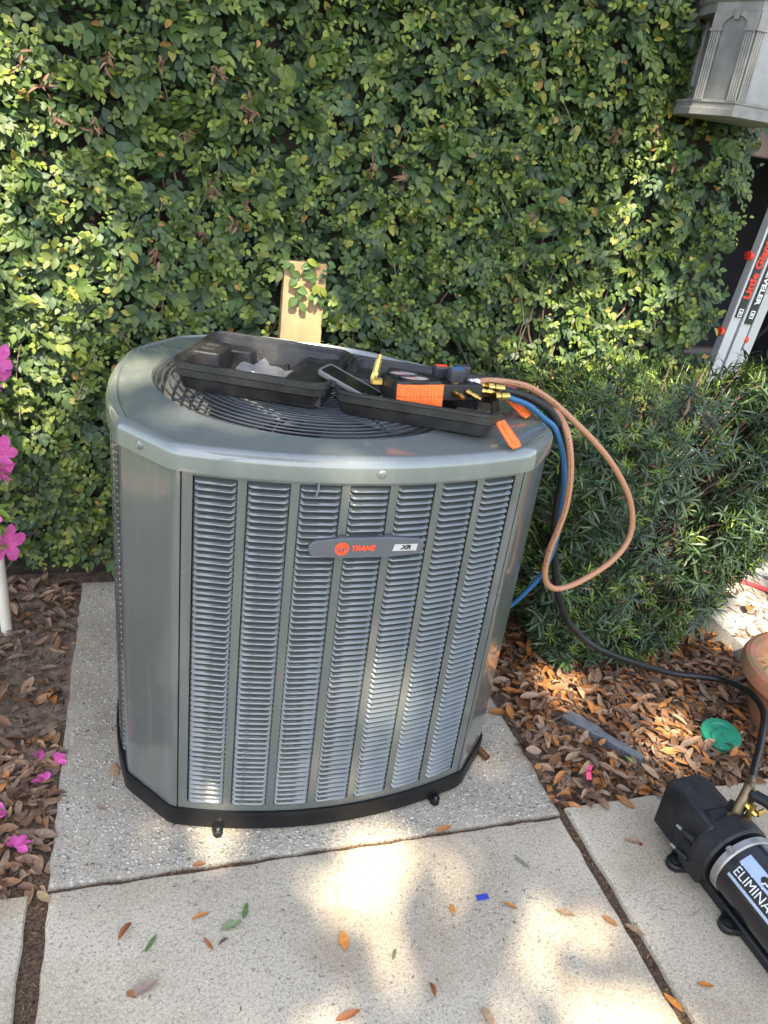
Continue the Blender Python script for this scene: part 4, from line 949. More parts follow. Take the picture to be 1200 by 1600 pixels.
pos, sz = pos[keep], sz[keep]; N = len(pos)
OT, OF = leaf_template([(0.3, 0.30), (0.7, 0.30)], fold=0.2, bend=0.2); OT = OT - np.array([0, 0.5, 0])
V, F = instance(OT, OF, pos, frames(r3.normal(0, 1, (N, 3)), Sn*1.3 + r3.normal(0, 0.45, (N, 3))), np.stack([sz*1.2, sz, sz], 1))
kind(np_mesh('crown', V, F, M_oak, oak), 'stuff')
cb = Vector(cc.tolist())
MB().tube(catmull([(-3.2, -7.5, -0.1), (-3.1, -7.4, 2.2), (-2.6, -6.9, 4.6), (-1.9, -6.2, 6.5)], 6), [0.34 - 0.012*j for j in range(19)], 12).build('trunk', M_bark, oak)
for k in range(7):
    e = cb + Vector(((k - 3)*0.75, -1.2 + 0.6*math.sin(k*2.1) - 0.4, 0.9 + 0.4*math.cos(k*1.7)))
    MB().tube(catmull([(-1.9, -6.2, 6.4), Vector((-1.9, -6.2, 6.4)).lerp(e, 0.5) + Vector((0, 0, 0.35)), e], 6), [0.10 - 0.006*j for j in range(13)], 7).build('limb', M_bark, oak)
# ------------------------------------------------------------------ open gauge case on the lid
CA = R(-23.5); CASE_O = Vector((0.055, 1.618, 0.9655))
case = thing('gauge_case', 'open black plastic carrying case lying across the top of the condenser', 'case', tuple(CASE_O), (0, 0, CA))
def tray(w, d, h, x0, corner=0.036):
    mb = MB(); cxx, cyy = x0 + w/2, d/2
    def l(ins, z): return rrect(w - 2*ins, d - 2*ins, max(0.008, corner - ins*0.6), z, 6, cxx, cyy)
    mb.loops([l(0.024, 0.0), l(0.017, 0.004), l(0.010, 0.029), l(0.006, 0.031), l(0.004, 0.033), l(0.003, 0.048), l(0.000, 0.050), l(0.000, h), l(0.002, h + 0.001), l(0.007, h + 0.001), l(0.008, h - 0.003), l(0.018, h - 0.010), l(0.026, 0.014), l(0.032, 0.010)])
    return mb
LIDP = tray(0.340, 0.305, 0.063, 0.0).build('case_lid', M_case, case, local=True, ang=30)
BASEP = tray(0.352, 0.305, 0.055, 0.347).build('case_base', M_case, case, local=True, ang=30)
def rb(mb, x0, x1, y0, y1, z0, z1, r=0.012, t=0.85):
    w, d = x1-x0, y1-y0; c = ((x0+x1)/2, (y0+y1)/2)
    mb.loops([rrect(w, d, r, z0, 4, *c), rrect(w*t, d*t, r*t, z1-0.003, 4, *c), rrect(w*t-0.005, d*t-0.005, r*t*0.8, z1, 4, *c)])
# lid: handle recess at the far left, ledge at the back, raised plateau by the hinge
m1 = MB(); rb(m1, 0.004, 0.075, 0.105, 0.215, 0.012, 0.060, 0.014, 0.92); m1.build('handle_recess', M_case, LIDP, local=True, ang=30)
m1 = MB(); rb(m1, 0.030, 0.115, 0.225, 0.285, 0.008, 0.040, 0.014, 0.9); m1.build('moulded_ledge', M_case, LIDP, local=True, ang=30)
m1 = MB(); LS = []
for i in range(9):
    t = i/8; LS.append([(0.205 + 0.118*u, 0.018 + 0.268*t, 0.011 + 0.036*(1 - (1-min(1, u*2.2))**2)*(0.80 + 0.20*math.sin(math.pi*t)) + 0.003*math.sin(9*u)) for u in [j/8 for j in range(9)]])
m1.loops(LS, False, False, closed=False); m1.loops([[(x, y, 0.009) for x, y, z in LS[0]], LS[0]], False, False, closed=False)
m1.build('moulded_plateau', M_case, LIDP, local=True, ang=50)
m1 = MB()
for yy in (0.06, 0.13, 0.20, 0.255): m1.box(0.188, 0.197, yy - 0.008, yy + 0.008, 0.010, 0.020)
m1.build('catch_ribs', M_case, LIDP, local=True)
m1 = MB()
m1.box(0.022, 0.052, 0.135, 0.150, 0.0595, 0.0615); m1.box(0.022, 0.052, 0.170, 0.185, 0.0595, 0.0615)
m1.build('handle_grip', M_casetex, LIDP, local=True, bevel=0.002)
for yy in (0.060, 0.245):
    MB().cyl((0.3435, yy - 0.03, 0.058), (0.3435, yy + 0.03, 0.058), 0.0052, n=10).build('hinge', M_case, case, local=True)
# base: moulded pockets
m1 = MB(); rb(m1, 0.360, 0.405, 0.17, 0.285, 0.008, 0.036, 0.016, 0.85); m1.build('moulded_pocket', M_case, BASEP, local=True, ang=30)
m1 = MB(); rb(m1, 0.600, 0.675, 0.025, 0.060, 0.008, 0.046, 0.008, 0.9); rb(m1, 0.645, 0.682, 0.06, 0.13, 0.008, 0.044, 0.008, 0.9); m1.build('moulded_pocket', M_case, BASEP, local=True, ang=30)
m1 = MB(); rb(m1, 0.42, 0.64, 0.245, 0.285, 0.008, 0.045, 0.01, 0.9); m1.build('moulded_pocket', M_case, BASEP, local=True, ang=30)
# orange latches hanging open
def latch(p, ax, sd, L=0.068, W=0.030):
    ax = Vector(ax).normalized(); sd = Vector(sd); sd = (sd - ax*sd.dot(ax)).normalized(); nn = ax.cross(sd)
    if nn.z < 0: sd = -sd; nn = ax.cross(sd)
    Mx = basis(p, ax, sd, nn); mb = MB()
    P = [(0, -W*0.42), (L*0.85, -W/2), (L, -W*0.36), (L, W*0.36), (L*0.85, W/2), (0, W*0.42)]
    mb.loops([[(x, y, 0) for x, y in P], [(x, y, 0.0045) for x, y in P], [(x*0.97 + 0.001, y*0.86, 0.0062) for x, y in P]])
    mb.box(L*0.2, L*0.80, -W*0.20, W*0.20, 0.0055, 0.0085); mb.box(L*0.80, L*0.9, -W*0.30, W*0.30, 0.005, 0.0075)
    mb.v = [tuple(Mx @ Vector(v)) for v in mb.v]
    return mb.build('latch', M_orange, case, bevel=0.0012)
latch((0.708, 1.372, 1.000), (0.34, -0.70, -0.52), (0.9, 0.35, 0.1))
latch((0.800, 1.560, 1.000), (0.55, -0.62, -0.42), (0.8, 0.5, 0.1), L=0.080)
# bag
bag = MB(); LS = []; rb_ = random.Random(4)
U, Vv_ = Vector((math.cos(CA), math.sin(CA), 0)), Vector((-math.sin(CA), math.cos(CA), 0))
def cw(x, y, z): return CASE_O + U*x + Vv_*y + Vector((0, 0, z))
for i in range(11):
    row = []
    for j in range(8):
        s, t = i/10, j/7
        z = 0.018 + 0.010*abs(math.sin(5*s + 2*t)) + 0.016*t + rb_.uniform(-0.003, 0.003) + (0.014 if (i in (3, 4) and j == 7) else 0)
        row.append(tuple(cw(0.100 + 0.115*s + 0.02*t, 0.052 + 0.085*t + 0.014*math.sin(3*s), z)))
    LS.append(row)
bag.loops(LS, False, False, closed=False)
bo_ = bag.build('plastic_bag', M_bag, ang=20); tag(bo_, 'crumpled clear plastic bag lying in the empty case lid', 'bag')
pr = MB()
for k in range(4):
    for j in range(7):
        if rb_.random() < 0.2: continue
        p = cw(0.130 + 0.010*j, 0.075 + 0.009*k, 0.0335 + 0.002*math.sin(j)); q = p + U*0.007
        pr.tube([p, q], 0.0010, 4)
pr.build('print', M_white, bo_)
# phone leaning on the hinge
a_ = Vector((0.1075, -0.0779, -0.040)).normalized(); s_ = Vector((0.0372, 0.0567, 0.0)); s_ = (s_ - a_*s_.dot(a_)).normalized(); n_ = a_.cross(s_)
if n_.z < 0: n_ = -n_
o_ = Vector((0.355, 1.5463, 1.040)); PHM = basis(o_, a_, s_, n_)
ph = thing('phone', 'dark screened phone in a grey bumper leaning on the case hinge', 'phone', tuple(o_))
m1 = MB(); c = (0.070, 0.034)
m1.loops([rrect(0.139, 0.066, 0.010, -0.006, 4, *c), rrect(0.142, 0.069, 0.011, -0.003, 4, *c), rrect(0.142, 0.069, 0.011, 0.003, 4, *c), rrect(0.139, 0.066, 0.010, 0.0045, 4, *c), rrect(0.133, 0.060, 0.008, 0.0045, 4, *c), rrect(0.133, 0.060, 0.008, 0.0025, 4, *c)], M=PHM)
m1.build('bumper', M_frame, ph, ang=35)
m1 = MB(); m1.loops([rrect(0.131, 0.058, 0.007, 0.0026, 4, *c), rrect(0.131, 0.058, 0.007, 0.0034, 4, *c)], M=PHM); m1.build('screen', M_screen, ph)

# ------------------------------------------------------------------ gauge manifold
GA = R(6); gm = thing('gauge_manifold', 'orange and black refrigerant gauge manifold resting in the open case', 'gauge manifold', (0.550, 1.492, 0.983), (R(-7), 0, GA))
G = lambda mb, name, m, parent=None, **k: mb.build(name, m, parent or gm, local=True, **k)
mb = MB()
mb.loops([rrect(0.100, 0.096, 0.012, 0.0, 4), rrect(0.108, 0.104, 0.016, 0.008, 4), rrect(0.108, 0.104, 0.016, 0.060, 4), rrect(0.102, 0.098, 0.014, 0.067, 4), rrect(0.096, 0.092, 0.012, 0.067, 4)])
gb = G(mb, 'gauge_body', M_blackpl, ang=35)
mb = MB()
for z0, z1 in ((0.010, 0.0355), (0.0365, 0.061)):
    mb.loops([[(x, y, z0) for x, y in [(-0.050, -0.040), (-0.054, -0.050), (-0.048, -0.0585), (0.048, -0.0585), (0.054, -0.050), (0.050, -0.040)]], [(x, y, z1) for x, y in [(-0.050, -0.040), (-0.054, -0.050), (-0.048, -0.0585), (0.048, -0.0585), (0.054, -0.050), (0.050, -0.040)]]])
for i in range(9):
    x = -0.032 + 0.008*i; mb.box(x - 0.0022, x + 0.0022, -0.0600, -0.058, 0.012, 0.058)
G(mb, 'rubber_boot', M_orange, bevel=0.0015)
for (dx, dy) in ((-0.004, -0.024), (-0.008, 0.025)):
    T = Matrix.Translation((dx, dy, 0.067))
    d1 = G(MB().lathe([(0.0345, -0.002), (0.0345, 0.0035), (0.0315, 0.0045), (0.0315, 0.001)], 32, T, True, False), 'bezel', M_blackpl)
    G(MB().lathe([(0.0310, 0.0008), (0.0310, 0.0012)], 32, T), 'dial', M_dial, d1)
    nb = MB(); nb.box(-0.001, 0.001, -0.004, 0.024, 0.0015, 0.0021, T @ Matrix.Rotation(0.8 + dx*60, 4, 'Z')); nb.lathe([(0.004, 0.0013), (0.003, 0.003)], 12, T); G(nb, 'needle', M_red, d1)
    G(MB().lathe([(0.0312, 0.0036), (0.0250, 0.0052), (0.0010, 0.0062)], 32, T, False, True), 'lens', M_lens, d1)
mb = MB(); mb.box(0.056, 0.158, -0.034, 0.020, 0.022, 0.058); mbar = G(mb, 'manifold_bar', M_blackpl, bevel=0.003)
def knob(x, y, m2, z=0.058):
    T = Matrix.Translation((x, y, z)) @ Matrix.Rotation(R(8), 4, 'X')
    st_ = MB().lathe([(0.010, 0.0), (0.010, 0.006)], 14, T); k0 = G(st_, 'valve_stem', M_brass)
    k = MB(); k.loops([rrect(0.030, 0.023, 0.005, 0.005, 3), rrect(0.035, 0.026, 0.006, 0.010, 3), rrect(0.035, 0.025, 0.006, 0.030, 3), rrect(0.030, 0.019, 0.004, 0.0335, 3)], M=T); k1 = G(k, 'valve_knob', M_knob, ang=35)
    G(MB().loops([rrect(0.026, 0.015, 0.003, 0.0332, 3), rrect(0.026, 0.015, 0.003, 0.0344, 3)], M=T), 'knob_cap', m2, k1)
M_bluecap = mat('blue_cap', (0.04, 0.13, 0.30), 0.45, nscale=40); M_yel = mat('yellow_cap', (0.70, 0.33, 0.03), 0.45, nscale=40)
knob(0.094, -0.020, M_bluecap); knob(0.090, 0.045, M_red, 0.052); knob(0.124, 0.014, M_knob); knob(0.134, 0.062, M_yel, 0.045)
G(MB().box(0.060, 0.150, 0.020, 0.075, 0.018, 0.050), 'manifold_rear', M_blackpl, bevel=0.004)
def fitting(name, P, m, n=10):
    mb = MB()
    P = [Vector(p) for p in P]
    d = (P[-1] - P[0]); L = d.length; d.normalize()
    prof = ((0.0, 0.0075), (0.28, 0.0075), (0.28, 0.0055), (0.45, 0.0055), (0.45, 0.0072), (0.80, 0.0072), (0.80, 0.0045), (1.0, 0.0045))
    mb.tube([P[0] + d*L*t for t, r_ in prof], [r_ for t, r_ in prof], n); return G(mb, name, m)
fitting('port', [(0.088, -0.034, 0.040), (0.098, -0.064, 0.033)], M_brass, 6)
fitting('port', [(0.120, -0.034, 0.042), (0.138, -0.066, 0.032)], M_brass)
fitting('port', [(0.158, -0.022, 0.042), (0.190, -0.030, 0.040)], M_brass)
fitting('port', [(0.158, 0.010, 0.048), (0.192, 0.012, 0.046)], M_brass)
mb = MB(); mb.tube([(-0.054, 0.032, 0.050), (-0.074, 0.036, 0.050)], 0.0085, 6); mb.tube([(-0.070, 0.036, 0.046), (-0.070, 0.036, 0.060), (-0.067, 0.037, 0.072)], [0.0085, 0.0085, 0.007], 6); mb.tube([(-0.067, 0.037, 0.070), (-0.061, 0.040, 0.096)], [0.0075, 0.007], 8); mb.tube([(-0.061, 0.040, 0.096), (-0.058, 0.042, 0.107)], [0.0045, 0.004], 8)
G(mb, 'charging_port', M_brass)

# ------------------------------------------------------------------ hoses
def hose(name, P, r, m, label, ends=None, n=12):
    t = thing(name, label, 'hose', tuple(P[0]))
    MB().tube(catmull(P, 10), r, n).build('hose_body', m, t)
    for (a, b, rr, mm) in (ends or []):
        a, b = Vector(a), Vector(b); d = (b - a)
        MB().tube([a, a + d*0.30, a + d*0.30, a + d*0.45, a + d*0.45, b], [rr*1.25, rr*1.25, rr*0.8, rr*0.8, rr*1.08, rr*1.08], 12).build('coupling', mm, t)
    return t
def hose_print(t, P, r, m, f0, f1, seed):
    C = catmull(P, 24); rr = random.Random(seed); mb = MB(); n_ = len(C); i = int(f0*n_)
    while i < int(f1*n_) - 3:
        p = C[i]; d = (C[i+1] - p); dl = d.length; d.normalize(); w = (Vector((0, 0, 1.5)) - p); w = (w - d*w.dot(d)).normalized(); s = d.cross(w)
        q = p + w*(r + 0.0002); h = 0.0010; l_ = rr.choice((0.0012, 0.0018, 0.0026))
        mb.add([tuple(q - s*h), tuple(q + d*l_ - s*h), tuple(q + d*l_ + s*h), tuple(q + s*h)], [(0, 1, 2, 3)])
        i += max(1, int((l_ + rr.choice((0.0014, 0.0014, 0.005)))/max(dl, 1e-4)))
    o = mb.build('hose_print', m, t, smooth=False); kind(o, 'stuff')
hose('charging_hose', [(0.765, 1.478, 1.023), (0.790, 1.490, 1.012), (0.839, 1.500, 0.995), (0.889, 1.505, 0.963), (0.922, 1.505, 0.940), (0.953, 1.505, 0.889), (0.975, 1.505, 0.831), (0.989, 1.505, 0.771), (0.995, 1.505, 0.718), (1.004, 1.510, 0.623), (0.994, 1.520, 0.530), (0.968, 1.540, 0.457), (0.937, 1.560, 0.398), (0.89, 1.58, 0.36)], 0.0068, M_hblue,
     'blue charging hose arching from the manifold over the right edge of the condenser', [((0.736, 1.474, 1.022), (0.772, 1.479, 1.022), 0.0085, M_brass)])
hose('vacuum_hose', [(0.765, 1.526, 1.026), (0.783, 1.525, 1.021), (0.827, 1.520, 1.013), (0.869, 1.515, 0.999), (0.908, 1.515, 0.976), (0.943, 1.520, 0.935), (0.981, 1.540, 0.875), (1.014, 1.570, 0.793), (1.032, 1.590, 0.711), (1.052, 1.600, 0.611), (1.079, 1.600, 0.510), (1.117, 1.600, 0.404), (1.181, 1.600, 0.301), (1.292, 1.600, 0.212), (1.449, 1.600, 0.139), (1.602, 1.590, 0.092), (1.715, 1.525, 0.110), (1.725, 1.420, 0.150), (1.672, 1.300, 0.180), (1.560, 1.185, 0.195), (1.462, 1.098, 0.205), (1.395, 1.040, 0.222)], 0.0097, M_hblack,
     'thick black vacuum hose running from the manifold down past the shrub to the pump', [((0.738, 1.522, 1.028), (0.780, 1.526, 1.024), 0.0092, M_brass), ((1.352, 1.004, 0.236), (1.398, 1.044, 0.222), 0.0105, M_oldbrass)])
BRP = [(0.712, 1.530, 1.034), (0.754, 1.545, 1.035), (0.816, 1.555, 1.029), (0.868, 1.555, 1.018), (0.935, 1.555, 0.984), (1.007, 1.553, 0.935), (1.073, 1.550, 0.886), (1.147, 1.550, 0.820), (1.214, 1.550, 0.738), (1.248, 1.550, 0.662), (1.246, 1.545, 0.600), (1.200, 1.535, 0.544), (1.118, 1.525, 0.497), (1.049, 1.510, 0.488), (1.008, 1.500, 0.508), (0.985, 1.490, 0.544), (0.976, 1.485, 0.586), (0.975, 1.480, 0.637), (0.979, 1.475, 0.685), (0.985, 1.475, 0.751), (0.975, 1.475, 0.836), (0.959, 1.485, 0.906), (0.950, 1.510, 0.944), (0.942, 1.550, 0.964), (0.913, 1.575, 0.975), (0.854, 1.580, 0.984), (0.780, 1.575, 0.990), (0.735, 1.57, 0.995)]
hz_ = hose('evacuation_hose', BRP, 0.0080, M_hbrown,
     'long tan hose hanging in a loop beside the condenser', [((0.692, 1.522, 1.033), (0.718, 1.532, 1.034), 0.0085, M_white)])
hose_print(hz_, BRP, 0.0080, M_ink, 0.58, 0.80, 3); hose_print(hz_, BRP, 0.0080, M_ink, 0.06, 0.16, 4)
hose('return_hose', [(0.745, 1.575, 1.010), (0.800, 1.600, 1.008), (0.870, 1.625, 0.985), (0.930, 1.640, 0.930), (0.958, 1.640, 0.850), (0.978, 1.640, 0.740), (0.985, 1.640, 0.620), (0.985, 1.640, 0.520), (0.962, 1.645, 0.44), (0.915, 1.65, 0.40)], 0.0080, M_hred,
     'dark red hose half hidden behind the blue and tan hoses')
t = MB().tube(catmull([(2.20, 2.20, 0.068), (2.33, 2.115, 0.068), (2.42, 2.01, 0.068), (2.62, 1.86, 0.068), (2.9, 1.8, 0.068)], 8), 0.010, 8).build('garden_cord', M_hred)
tag(t, 'red cord lying on the raised garden path at the right edge', 'cord')

# ------------------------------------------------------------------ vacuum pump
pump = thing('vacuum_pump', 'black vacuum pump with a silver lettered label standing on the right paving', 'vacuum pump', (1.305, 0.98, 0.0), (0, 0, R(2)))
Q = lambda mb, name, m, parent=None, **k: mb.build(name, m, parent or pump, local=True, **k)
ZC = 0.106
def ycyl(y0, y1, r0, r1=None, n=32, x=0.0, z=ZC): return MB().tube([(x, y0, z), (x, y1, z)], [r0, r1 or r0], n)
# oil reservoir: chamfered block
prof = [(-0.070, 0.032), (-0.072, 0.150), (-0.060, 0.172), (0.020, 0.174), (0.060, 0.150), (0.068, 0.10), (0.060, 0.032)]
res = MB().loops([[(x*0.98, 0.142, z) for x, z in prof], [(x, 0.136, z) for x, z in prof], [(x, -0.010, z) for x, z in prof]])
rv = Q(res, 'oil_reservoir', M_pump, bevel=0.004)
MB_ = MB(); MB_.tube([(0.002, 0.004, 0.172), (0.002, 0.004, 0.180), (0.002, 0.004, 0.183)], [0.011, 0.011, 0.009], 16); Q(MB_, 'filler_plug', M_oldbrass)
sh_ = MB(); sh_.loops([[(r_*math.cos(a)*1.0, y, ZC - 0.004 + r_*math.sin(a)) for a in [2*math.pi*i/40 for i in range(40)]] for r_, y in ((0.074, 0.010), (0.088, 0.000), (0.089, -0.046), (0.084, -0.052), (0.070, -0.052))]); Q(sh_, 'pump_housing', M_pump, ang=30)
hb = MB(); hb.box(-0.086, -0.060, -0.046, 0.03, 0.030, 0.10); hb.box(-0.05, 0.05, -0.02, 0.04, 0.150, 0.176); Q(hb, 'housing_shoulder', M_pump, bevel=0.008)
for (z, y) in ((0.125, 0.000), (0.066, -0.004)):
    f_ = Q(MB().tube([(-0.088, y, z), (-0.094, y + 0.034, z - 0.002)], [0.0065, 0.0065], 10), 'clamp_bolt', M_pump)
    Q(MB().tube([(-0.094, y + 0.034, z - 0.002), (-0.0965, y + 0.050, z - 0.003)], [0.0042, 0.0036], 8), 'bolt_tip', M_screw, f_)
Q(MB().tube([(0, -0.060, ZC), (0, -0.064, ZC), (0, -0.078, ZC), (0, -0.082, ZC)], [0.074, 0.0815, 0.0815, 0.079], 40), 'motor_end_bell', M_alu, ang=30)
gp = MB(); gp.tube([(-0.058, -0.064, ZC + 0.062), (-0.060, -0.078, ZC + 0.062)], [0.008, 0.008], 8); Q(gp, 'end_bell_lug', M_alu)
RM = 0.0785
mot = Q(MB().tube([(0, -0.080, ZC), (0, -0.335, ZC), (0, -0.345, ZC)], [RM, RM, RM*0.93], 48), 'motor', M_motor, ang=30)
cb_ = MB(); cb_.loops([[(x, y, z) for x, y, _ in rrect(w, 0.20, 0.03, 0, 5, 0.030, -0.235)] for w, z in ((0.070, 0.165), (0.064, 0.196), (0.050, 0.208))]); Q(cb_, 'capacitor_cover', M_motor, ang=35)
def patch(a0, a1, y0, y1, dr, m, name, parent):
    mb = MB(); A = [R(a0 + (a1-a0)*i/10) for i in range(11)]
    mb.loops([[((RM + dr)*math.cos(a), y, ZC + (RM + dr)*math.sin(a)) for a in A] for y in (y0, y1)], False, False, closed=False); return Q(mb, name, m, parent)
patch(112, 134, -0.098, -0.32, 0.0006, M_decal, 'label_band', mot)
patch(134.6, 157, -0.098, -0.32, 0.0006, M_ink, 'label_field', mot)
patch(157.6, 163, -0.098, -0.32, 0.0006, M_decal, 'label_stripe', mot)
def curved_text(body, size, y0, adeg, m, shear=0.0, off=0.0, sx=1.0, align='LEFT'):
    o = text('label_lettering', body, size, Matrix.Identity(4), m, mot, ext=0.0, shear=shear, offset=off, align=align, sx=sx, local=True)
    for v in o.data.vertices:
        a = R(adeg) - v.co.y/RM; rr = RM + 0.0014
        v.co = Vector((rr*math.cos(a), y0 - v.co.x, ZC + rr*math.sin(a)))
    return o
curved_text('ELIMINATOR', 0.030, -0.103, 146, M_white, off=0.0, sx=0.95)
ov = MB(); AA = [2*math.pi*i/24 for i in range(24)]
ov.loops([[((RM + 0.0012)*math.cos(R(121) - 0.0105*math.sin(a)/RM), -0.170 - 0.019*math.cos(a), ZC + (RM + 0.0012)*math.sin(R(121) - 0.0105*math.sin(a)/RM)) for a in AA]], False, True) if False else None
V_ = [((RM + 0.0012)*math.cos(R(122) - 0.0105*math.sin(a)/RM), -0.168 - 0.019*math.cos(a), ZC + (RM + 0.0012)*math.sin(R(122) - 0.0105*math.sin(a)/RM)) for a in AA]
ov.add(V_ + [((RM + 0.0013)*math.cos(R(122)), -0.168, ZC + (RM + 0.0013)*math.sin(R(122)))], [(i, (i+1) % 24, 24) for i in range(24)]); Q(ov, 'logo_oval', M_ink, mot)
curved_text('JB', 0.018, -0.168, 122, M_white, off=0.0006, align='CENTER', shear=0.15)
dots = MB()
for k in range(7):
    for a_d in (133.5, 158.5):
        a = R(a_d); y = -0.106 - 0.031*k - (0.012 if a_d > 150 else 0)
        dots.add([((RM + 0.0015)*math.cos(a + 0.022*math.sin(t)), y + 0.0017*math.cos(t), ZC + (RM + 0.0015)*math.sin(a + 0.022*math.sin(t))) for t in [2*math.pi*i/8 for i in range(8)]], [tuple(range(8))])
Q(dots, 'label_dots', M_white, mot)
# base plate with four lugs
bpp = MB(); bpp.box(-0.052, 0.052, -0.315, 0.055, 0.004, 0.030); bpp.box(-0.040, 0.040, -0.30, 0.04, 0.030, 0.045)
bpl = Q(bpp, 'base_plate', M_blackpl, bevel=0.005)
for (x, y) in ((-0.078, 0.030), (-0.062, -0.140), (0.078, 0.030), (0.062, -0.140)):
    sgn = 1 if x > 0 else -1; lg = MB()
    P = [(sgn*0.035, y - 0.034), (x, y - 0.022)] + [(x + sgn*0.022*math.sin(R(a)), y - 0.022*math.cos(R(a))) for a in range(20, 180, 20)] + [(x, y + 0.022), (sgn*0.035, y + 0.05)]
    if sgn < 0: P = P[::-1]
    lg.prism(P, 0.001, 0.020); l_ = Q(lg, 'foot_lug', M_blackpl, bevel=0.004)
    Q(MB().lathe([(0.012, 0.019), (0.012, 0.022), (0.008, 0.024)], 16, Matrix.Translation((x, y, 0))), 'foot_bolt', M_pump, l_)
# inlet tree and handle
inl = MB(); inl.tube([(0.020, 0.010, 0.170), (0.022, 0.010, 0.186), (0.024, 0.012, 0.200), (0.036, 0.018, 0.220), (0.052, 0.028, 0.238)], [0.014, 0.012, 0.0115, 0.0115, 0.0115], 14); il = Q(inl, 'inlet_elbow', M_oldbrass)
v2 = MB(); v2.tube([(0.040, 0.016, 0.208), (0.048, -0.004, 0.200), (0.054, -0.018, 0.196)], [0.010, 0.009, 0.009], 8); v2.tube([(0.048, -0.004, 0.214), (0.044, -0.006, 0.178)], [0.008, 0.008], 8); v2.tube([(0.054, -0.016, 0.196), (0.078, -0.014, 0.200)], [0.007, 0.006], 8); Q(v2, 'side_valve', M_brass, il)
Q(MB().tube([(0.034, -0.010, 0.176), (0.031, -0.016, 0.168)], [0.0085, 0.0085], 12), 'valve_cap', M_brass, il)
Q(MB().tube([(0.022, 0.030, 0.170), (0.022, 0.030, 0.196)], [0.008, 0.007], 10), 'gas_ballast', M_pump)
hd = MB(); hd.tube(catmull([(0.050, 0.005, 0.236), (0.062, -0.03, 0.240), (0.075, -0.10, 0.240), (0.08, -0.20, 0.240), (0.07, -0.27, 0.225), (0.06, -0.30, 0.175)], 6), 0.0135, 14); hd.tube([(0.050, 0.005, 0.236), (0.046, 0.02, 0.17)], 0.009, 10); Q(hd, 'handle', M_blackpl)

# ------------------------------------------------------------------ ladder in the shed opening
lad = thing('ladder', 'aluminium ladder with black decals and red knobs leaning inside the shed opening', 'ladder', (2.20, 2.64, 0.06))
lean = R(5.0)
def LM(y): return Matrix.Translation((2.205 + (0.30 if y > 2.9 else 0), 2.62 + (0.26 if y > 2.9 else 0), 0.06)) @ Matrix.Rotation(lean, 4, 'Y') @ Matrix.Rotation(R(12), 4, 'Z')
def channel(mb, x0, w, d, z0, z1, M):
    """C section rail, open to the back"""
    t = 0.004; P = [(x0, 0), (x0 + w, 0), (x0 + w, d), (x0 + w - t, d), (x0 + w - t, t), (x0 + t, t), (x0 + t, d), (x0, d)]
    mb.prism(P, z0, z1, M)
rails = {}
for k, (x0, w, z1) in enumerate(((0.000, 0.060, 1.95), (0.074, 0.066, 1.95))):
    for y, nm in ((2.62, 'front_rail'), (3.02, 'rear_rail')):
        mb = MB(); channel(mb, x0, w, 0.030, 0, z1, LM(y)); o = mb.build(nm, M_rail, lad, bevel=0.0015); rails[(k, nm)] = o
        mb = MB(); mb.box(x0 - 0.001, x0 + 0.012, -0.0035, -0.0005, 0.0, z1, LM(y)); mb.build('rail_edge', M_rail, o, bevel=0.001)
for k in range(6):
    for x0 in (0.02, 0.095):
        mb = MB(); p = LM(2.62) @ Vector((x0 + 0.012, 0.01, 0.18 + 0.29*k)); q_ = LM(3.02) @ Vector((x0 + 0.012, 0.02, 0.18 + 0.29*k)); mb.tube([p, q_], 0.014, 8); mb.build('rung', M_rail, lad)
def decal(k, x0, w, z0, z1, m):
    mb = MB(); mb.box(x0, x0 + w, -0.0062, -0.0045, z0, z1, LM(2.62)); return mb.build('decal', m, rails[(k, 'front_rail')])
def ltext(k, body, size, x, z, m, down=False, off=0.0008, sx=1.0):
    Mx = LM(2.62) @ (basis((x, -0.0072, z), (0, 0, -1), (1, 0, 0), (0, -1, 0)) if down else basis((x, -0.0072, z), (0, 0, 1), (-1, 0, 0), (0, -1, 0)))
    return text('decal_lettering', body, size, Mx, m, rails[(k, 'front_rail')], ext=0.0003, offset=off, sx=sx)
M_ladred = mat('ladder_red', (0.62, 0.035, 0.02), 0.4, col2=(0.5, 0.03, 0.02), nscale=30)
decal(0, 0.014, 0.044, 0.965, 1.52, M_ink); decal(1, 0.088, 0.048, 0.945, 1.52, M_ink)
ltext(0, 'Little Giant', 0.058, 0.036, 1.155, M_ladred, False, off=0.0022, sx=0.86)
ltext(1, 'LEVELER', 0.040, 0.112, 1.10, M_white, True, off=0.0012, sx=1.0)
ltext(1, 'Little Giant', 0.058, 0.112, 1.36, M_ladred, True, off=0.0022, sx=0.8)
for k, x in ((0, 0.036), (1, 0.112)):
    mb = MB()
    for (a, b, c, d) in ((-0.013, -0.009, -0.016, 0.016), (0.009, 0.013, -0.016, 0.016), (-0.009, 0.009, -0.016, -0.012), (-0.009, 0.009, 0.012, 0.016), (-0.005, 0.005, -0.006, 0.006)):
        mb.box(x + a, x + b, -0.0072, -0.0063, 0.985 + c, 0.985 + d, LM(2.62))
    mb.build('decal_icon', M_white, rails[(k, 'front_rail')])
for (x, z) in ((-0.022, 1.20), (-0.018, 0.90), (0.150, 0.88), (0.150, 1.27)):
    kb = MB(); kb.lathe([(0.010, -0.012), (0.017, -0.010), (0.018, 0.0), (0.015, 0.012), (0.006, 0.016)], 12, LM(2.62) @ basis((x, 0.012, z), (0, 1, 0), (0, 0, 1), (1, 0, 0))); kb.build('lock_knob', M_ladred, lad)

